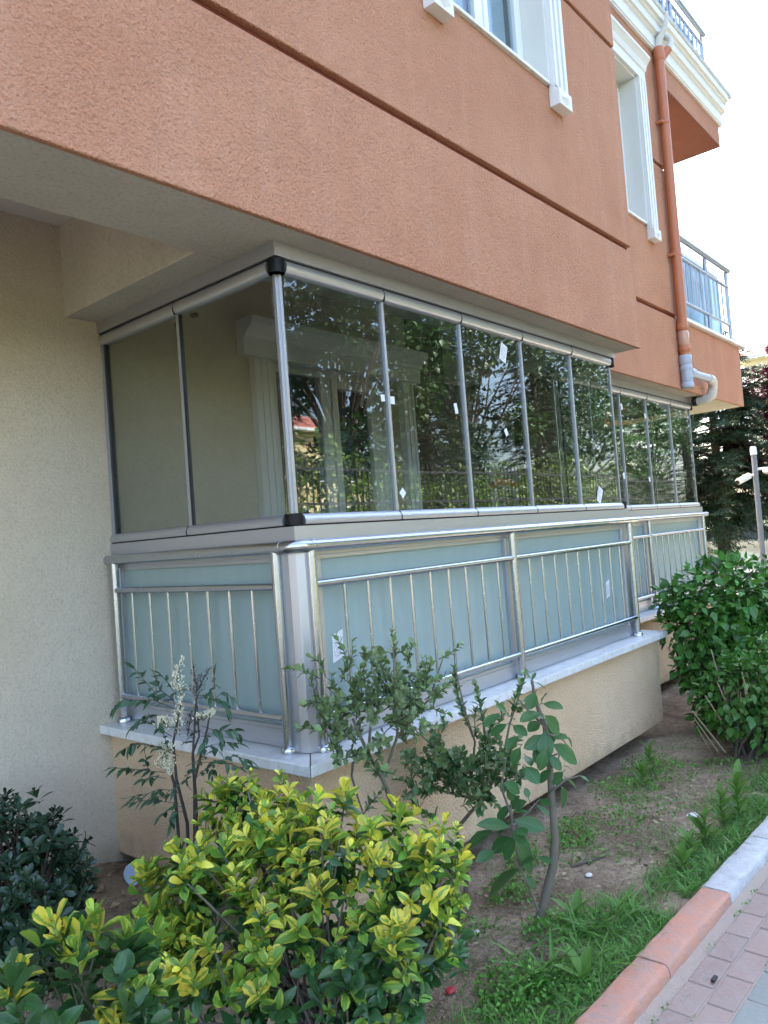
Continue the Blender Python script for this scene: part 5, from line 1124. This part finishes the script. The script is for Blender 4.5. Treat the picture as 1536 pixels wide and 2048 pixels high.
# parked car
car = thing('parked_car', 'champagne coloured car parked behind the conifer at the right', 'car', (21.6, 4.2, -1.95)); CX, CY, CZ = 21.6, 4.0, -1.95
def carpt(s, w_, z): # s along the car (front +), w_ across
    fx, fy = .42, -.91; return (CX+fx*s-fy*w_, CY+fy*s+fx*w_, CZ+z)
side = [(-2.1, .35), (-2.12, .75), (-2.0, .98), (-1.55, 1.05), (.85, .97), (1.7, .85), (2.05, .70), (2.12, .38), (1.75, .25), (-1.7, .25)]
top = [(-1.75, 1.03), (-1.2, 1.45), (-.2, 1.50), (.35, 1.42), (1.0, .96)]
def loft(prof, ws):
    mb = MB(); k = len(prof); vv = []
    for w_, sh in ws: vv += [carpt(s*sh[0], w_, z if sh[1] == 1 else (z-.3)*sh[1]+.3) for s, z in prof]
    fs_ = []
    for j in range(len(ws)-1): fs_ += [(j*k+i, j*k+(i+1) % k, (j+1)*k+(i+1) % k, (j+1)*k+i) for i in range(k)]
    fs_ += [tuple(range(k)), tuple((len(ws)-1)*k+i for i in range(k))]
    return mb.add(vv, fs_)
build(loft(side, [(-.85, (.97, .96)), (-.80, (1, 1)), (.80, (1, 1)), (.85, (.97, .96))]), 'body', M['car'], car, smooth=True)
build(loft(top, [(-.70, (.97, .97)), (-.62, (1, 1)), (.62, (1, 1)), (.70, (.97, .97))]), 'cabin', M['car'], car, smooth=True)
def cq(n_, m_, pts): return build(MB().add([carpt(*p) for p in pts], [(0, 1, 2, 3)]), n_, m_, car)
cq('windscreen', M['dark_glass2'], [(.99, -.60, .985), (.99, .60, .985), (.39, .55, 1.425), (.39, -.55, 1.425)])
for w_ in (-.722, .722):
    cq('side_window', M['dark_glass2'], [(.80, w_, 1.0), (.25, w_*.99, 1.37), (-.4, w_*.99, 1.42), (-.4, w_, 1.04)]); cq('side_window', M['dark_glass2'], [(-.48, w_, 1.04), (-.48, w_*.99, 1.42), (-1.1, w_*.99, 1.38), (-1.5, w_, 1.05)])
for w_ in (-.62, .62):
    build(MB().tube([carpt(2.02, w_, .68), carpt(2.10, w_, .66)], .12, 12), 'headlight', M['cam_white'], car, smooth=True)
for s in (-1.35, 1.35):
    for w_ in (-.80, .80):
        wh = build(MB().tube([carpt(s, w_-.10, .31), carpt(s, w_+.10, .31)], .31, 20), 'wheel', M['tyre'], car, smooth=True)
        build(MB().tube([carpt(s, w_*1.13, .31), carpt(s, w_*1.155, .31)], .19, 14), 'rim', M['pole'], wh, smooth=True)
# far house
def house(name, label, x0, x1, y0, y1, z0, z1, mat, face, nwx, nwz, roofh=2.2, eave=.6):
    hs = thing(name, label, 'building', ((x0+x1)/2, (y0+y1)/2, z0)); bx('wall', mat, hs, x0, x1, y0, y1, z0, z1, 0)
    cx, cy = (x0+x1)/2, (y0+y1)/2; e = eave; rm = MB(); ins = min(x1-x0, y1-y0)*.42
    rm.add([(x0-e, y0-e, z1+.15), (x1+e, y0-e, z1+.15), (x1+e, y1+e, z1+.15), (x0-e, y1+e, z1+.15), (x0+ins, y0+ins, z1+roofh), (x1-ins, y0+ins, z1+roofh), (x1-ins, y1-ins, z1+roofh), (x0+ins, y1-ins, z1+roofh)],
           [(3, 2, 1, 0), (0, 1, 5, 4), (1, 2, 6, 5), (2, 3, 7, 6), (3, 0, 4, 7), (4, 5, 6, 7)])
    rf = build(rm, 'roof', M['roof'], hs); bx('eave', M['white_trim'], rf, x0-e, x1+e, y0-e, y1+e, z1-.02, z1+.148, 0)
    for i in range(nwx):
        for j in range(nwz):
            zc = z0+1.6+j*2.9
            if face == 'x-':
                c = y0+(y1-y0)*(i+.5)/nwx; f = bx('window', M['pvc'], hs, x0-.05, x0+.05, c-.7, c+.7, zc, zc+1.4, 0); bx('pane', M['dark_glass2'], f, x0-.07, x0-.051, c-.6, c+.6, zc+.1, zc+1.3, 0)
            else:
                c = x0+(x1-x0)*(i+.5)/nwx; f = bx('window', M['pvc'], hs, c-.7, c+.7, y1-.05, y1+.05, zc, zc+1.4, 0); bx('pane', M['dark_glass2'], f, c-.6, c+.6, y1+.051, y1+.07, zc+.1, zc+1.3, 0)
    return hs
house('far_house', 'distant pale yellow house with red tiled roof at the right edge', 44, 60, -12, 9.6, -2, 8.3, M['far_cream'], 'x-', 6, 3, 4.2)
# what the glazing mirrors from across the path
house('yellow_house', 'sunlit yellow house mirrored in the near glazing', 7, 34, -40, -30, -1, 6.5, M['house'], 'y+', 12, 2)
fence = thing('metal_fence', 'dark metal bar fence mirrored low in the near glazing', 'fence', (15, -8, -.8))
for z in (-.05, .62, 1.30): bx('rail', M['metal_dark'], fence, 3.5, 30, -8.02, -7.98, z, z+.05, 0)
bmesh_bar = bx('bar', M['metal_dark'], None, -.011, .011, -.011, .011, -1.2, 1.5, 0).data; bpy.data.objects.remove([o for o in bpy.data.objects if o.data == bmesh_bar][0])
for k in range(150):
    o = link('bar', bmesh_bar, fence); o.location = (3.6+k*.176, -8.035, 0)
for i, (x, y, r, zc) in enumerate(((6.8, -10, 1.5, .7), (9.5, -9.8, 1.6, .8), (12.4, -10.0, 1.3, .6), (15, -9.8, 1.2, .5), (18, -10, 1.3, .6), (21, -9.8, 1.5, .8), (24.5, -10.5, 1.6, .8))):
    leafy('light_shrub', ('first', 'second', 'third', 'fourth', 'fifth', 'sixth', 'seventh')[i]+' from the left of the sunlit shrubs mirrored behind the fence', [((x, y, zc), r), ((x+.8*r, y-.3, zc-.2), r*.8), ((x-.8*r, y+.2, zc-.2), r*.8)], 1700, (x, y, zc-1.2), .17, 'leaf_sun', lambda p: p.z > -.9, .6, 0, 'shrub', ('ovate',))
grp = 'trees mirrored in the glazing'
broad('tree mirrored in the first front pane by the black corner cap', 6.4, -12.2, -.4, 9.5, 3.0, 'leaf_tree', 9000, 3.2, 26, .21, 40, group=grp)
conifer('slim dark conifer mirrored in the door of the near balcony', 9.3, -11.2, -.4, 8.5, 1.6, 'needle', 1.6, 21, 1.0, group=grp)
broad('spreading tree mirrored in the second front pane', 12.4, -11.6, -.4, 9.4, 3.2, 'leaf_tree', 11000, 2.5, 22, .21, 46, group=grp, lean=.3)
conifer('broad dark conifer mirrored in the middle front pane', 16.2, -11.4, -.4, 10.5, 2.7, 'needle', .7, 23, 1.1, group=grp)
broad('tree mirrored in the fourth front pane', 19.8, -12.6, -.3, 10.0, 3.2, 'leaf_tree', 10000, 2.0, 24, .21, 44, group=grp)
conifer('bushy conifer mirrored in the end pane of the near balcony', 23.6, -11.8, -.4, 9.5, 2.6, 'needle', .7, 25, 1.0, group=grp)
broad('tree mirrored in the left panes of the far balcony', 27.6, -12.2, -.4, 9.5, 3.2, 'leaf_tree', 9000, 1.8, 27, .22, 40, group=grp)
conifer('conifer mirrored in the middle panes of the far balcony', 31.5, -11.0, -.4, 9.5, 2.8, 'needle2', .6, 28, .9, group=grp)
broad('tree mirrored in the end pane of the far balcony', 36.5, -11.5, -.4, 10.5, 3.4, 'leaf_tree', 9000, 1.6, 29, .22, 40, group=grp)
conifer('conifer mirrored at the right end of the far glazing', 41.5, -11.5, -.4, 10.5, 3.4, 'needle', .6, 31, .8, group=grp)
conifer('farthest conifer mirrored at the right end of the far glazing', 48, -11.0, -.4, 11, 3.4, 'needle2', .6, 32, .7, group=grp)
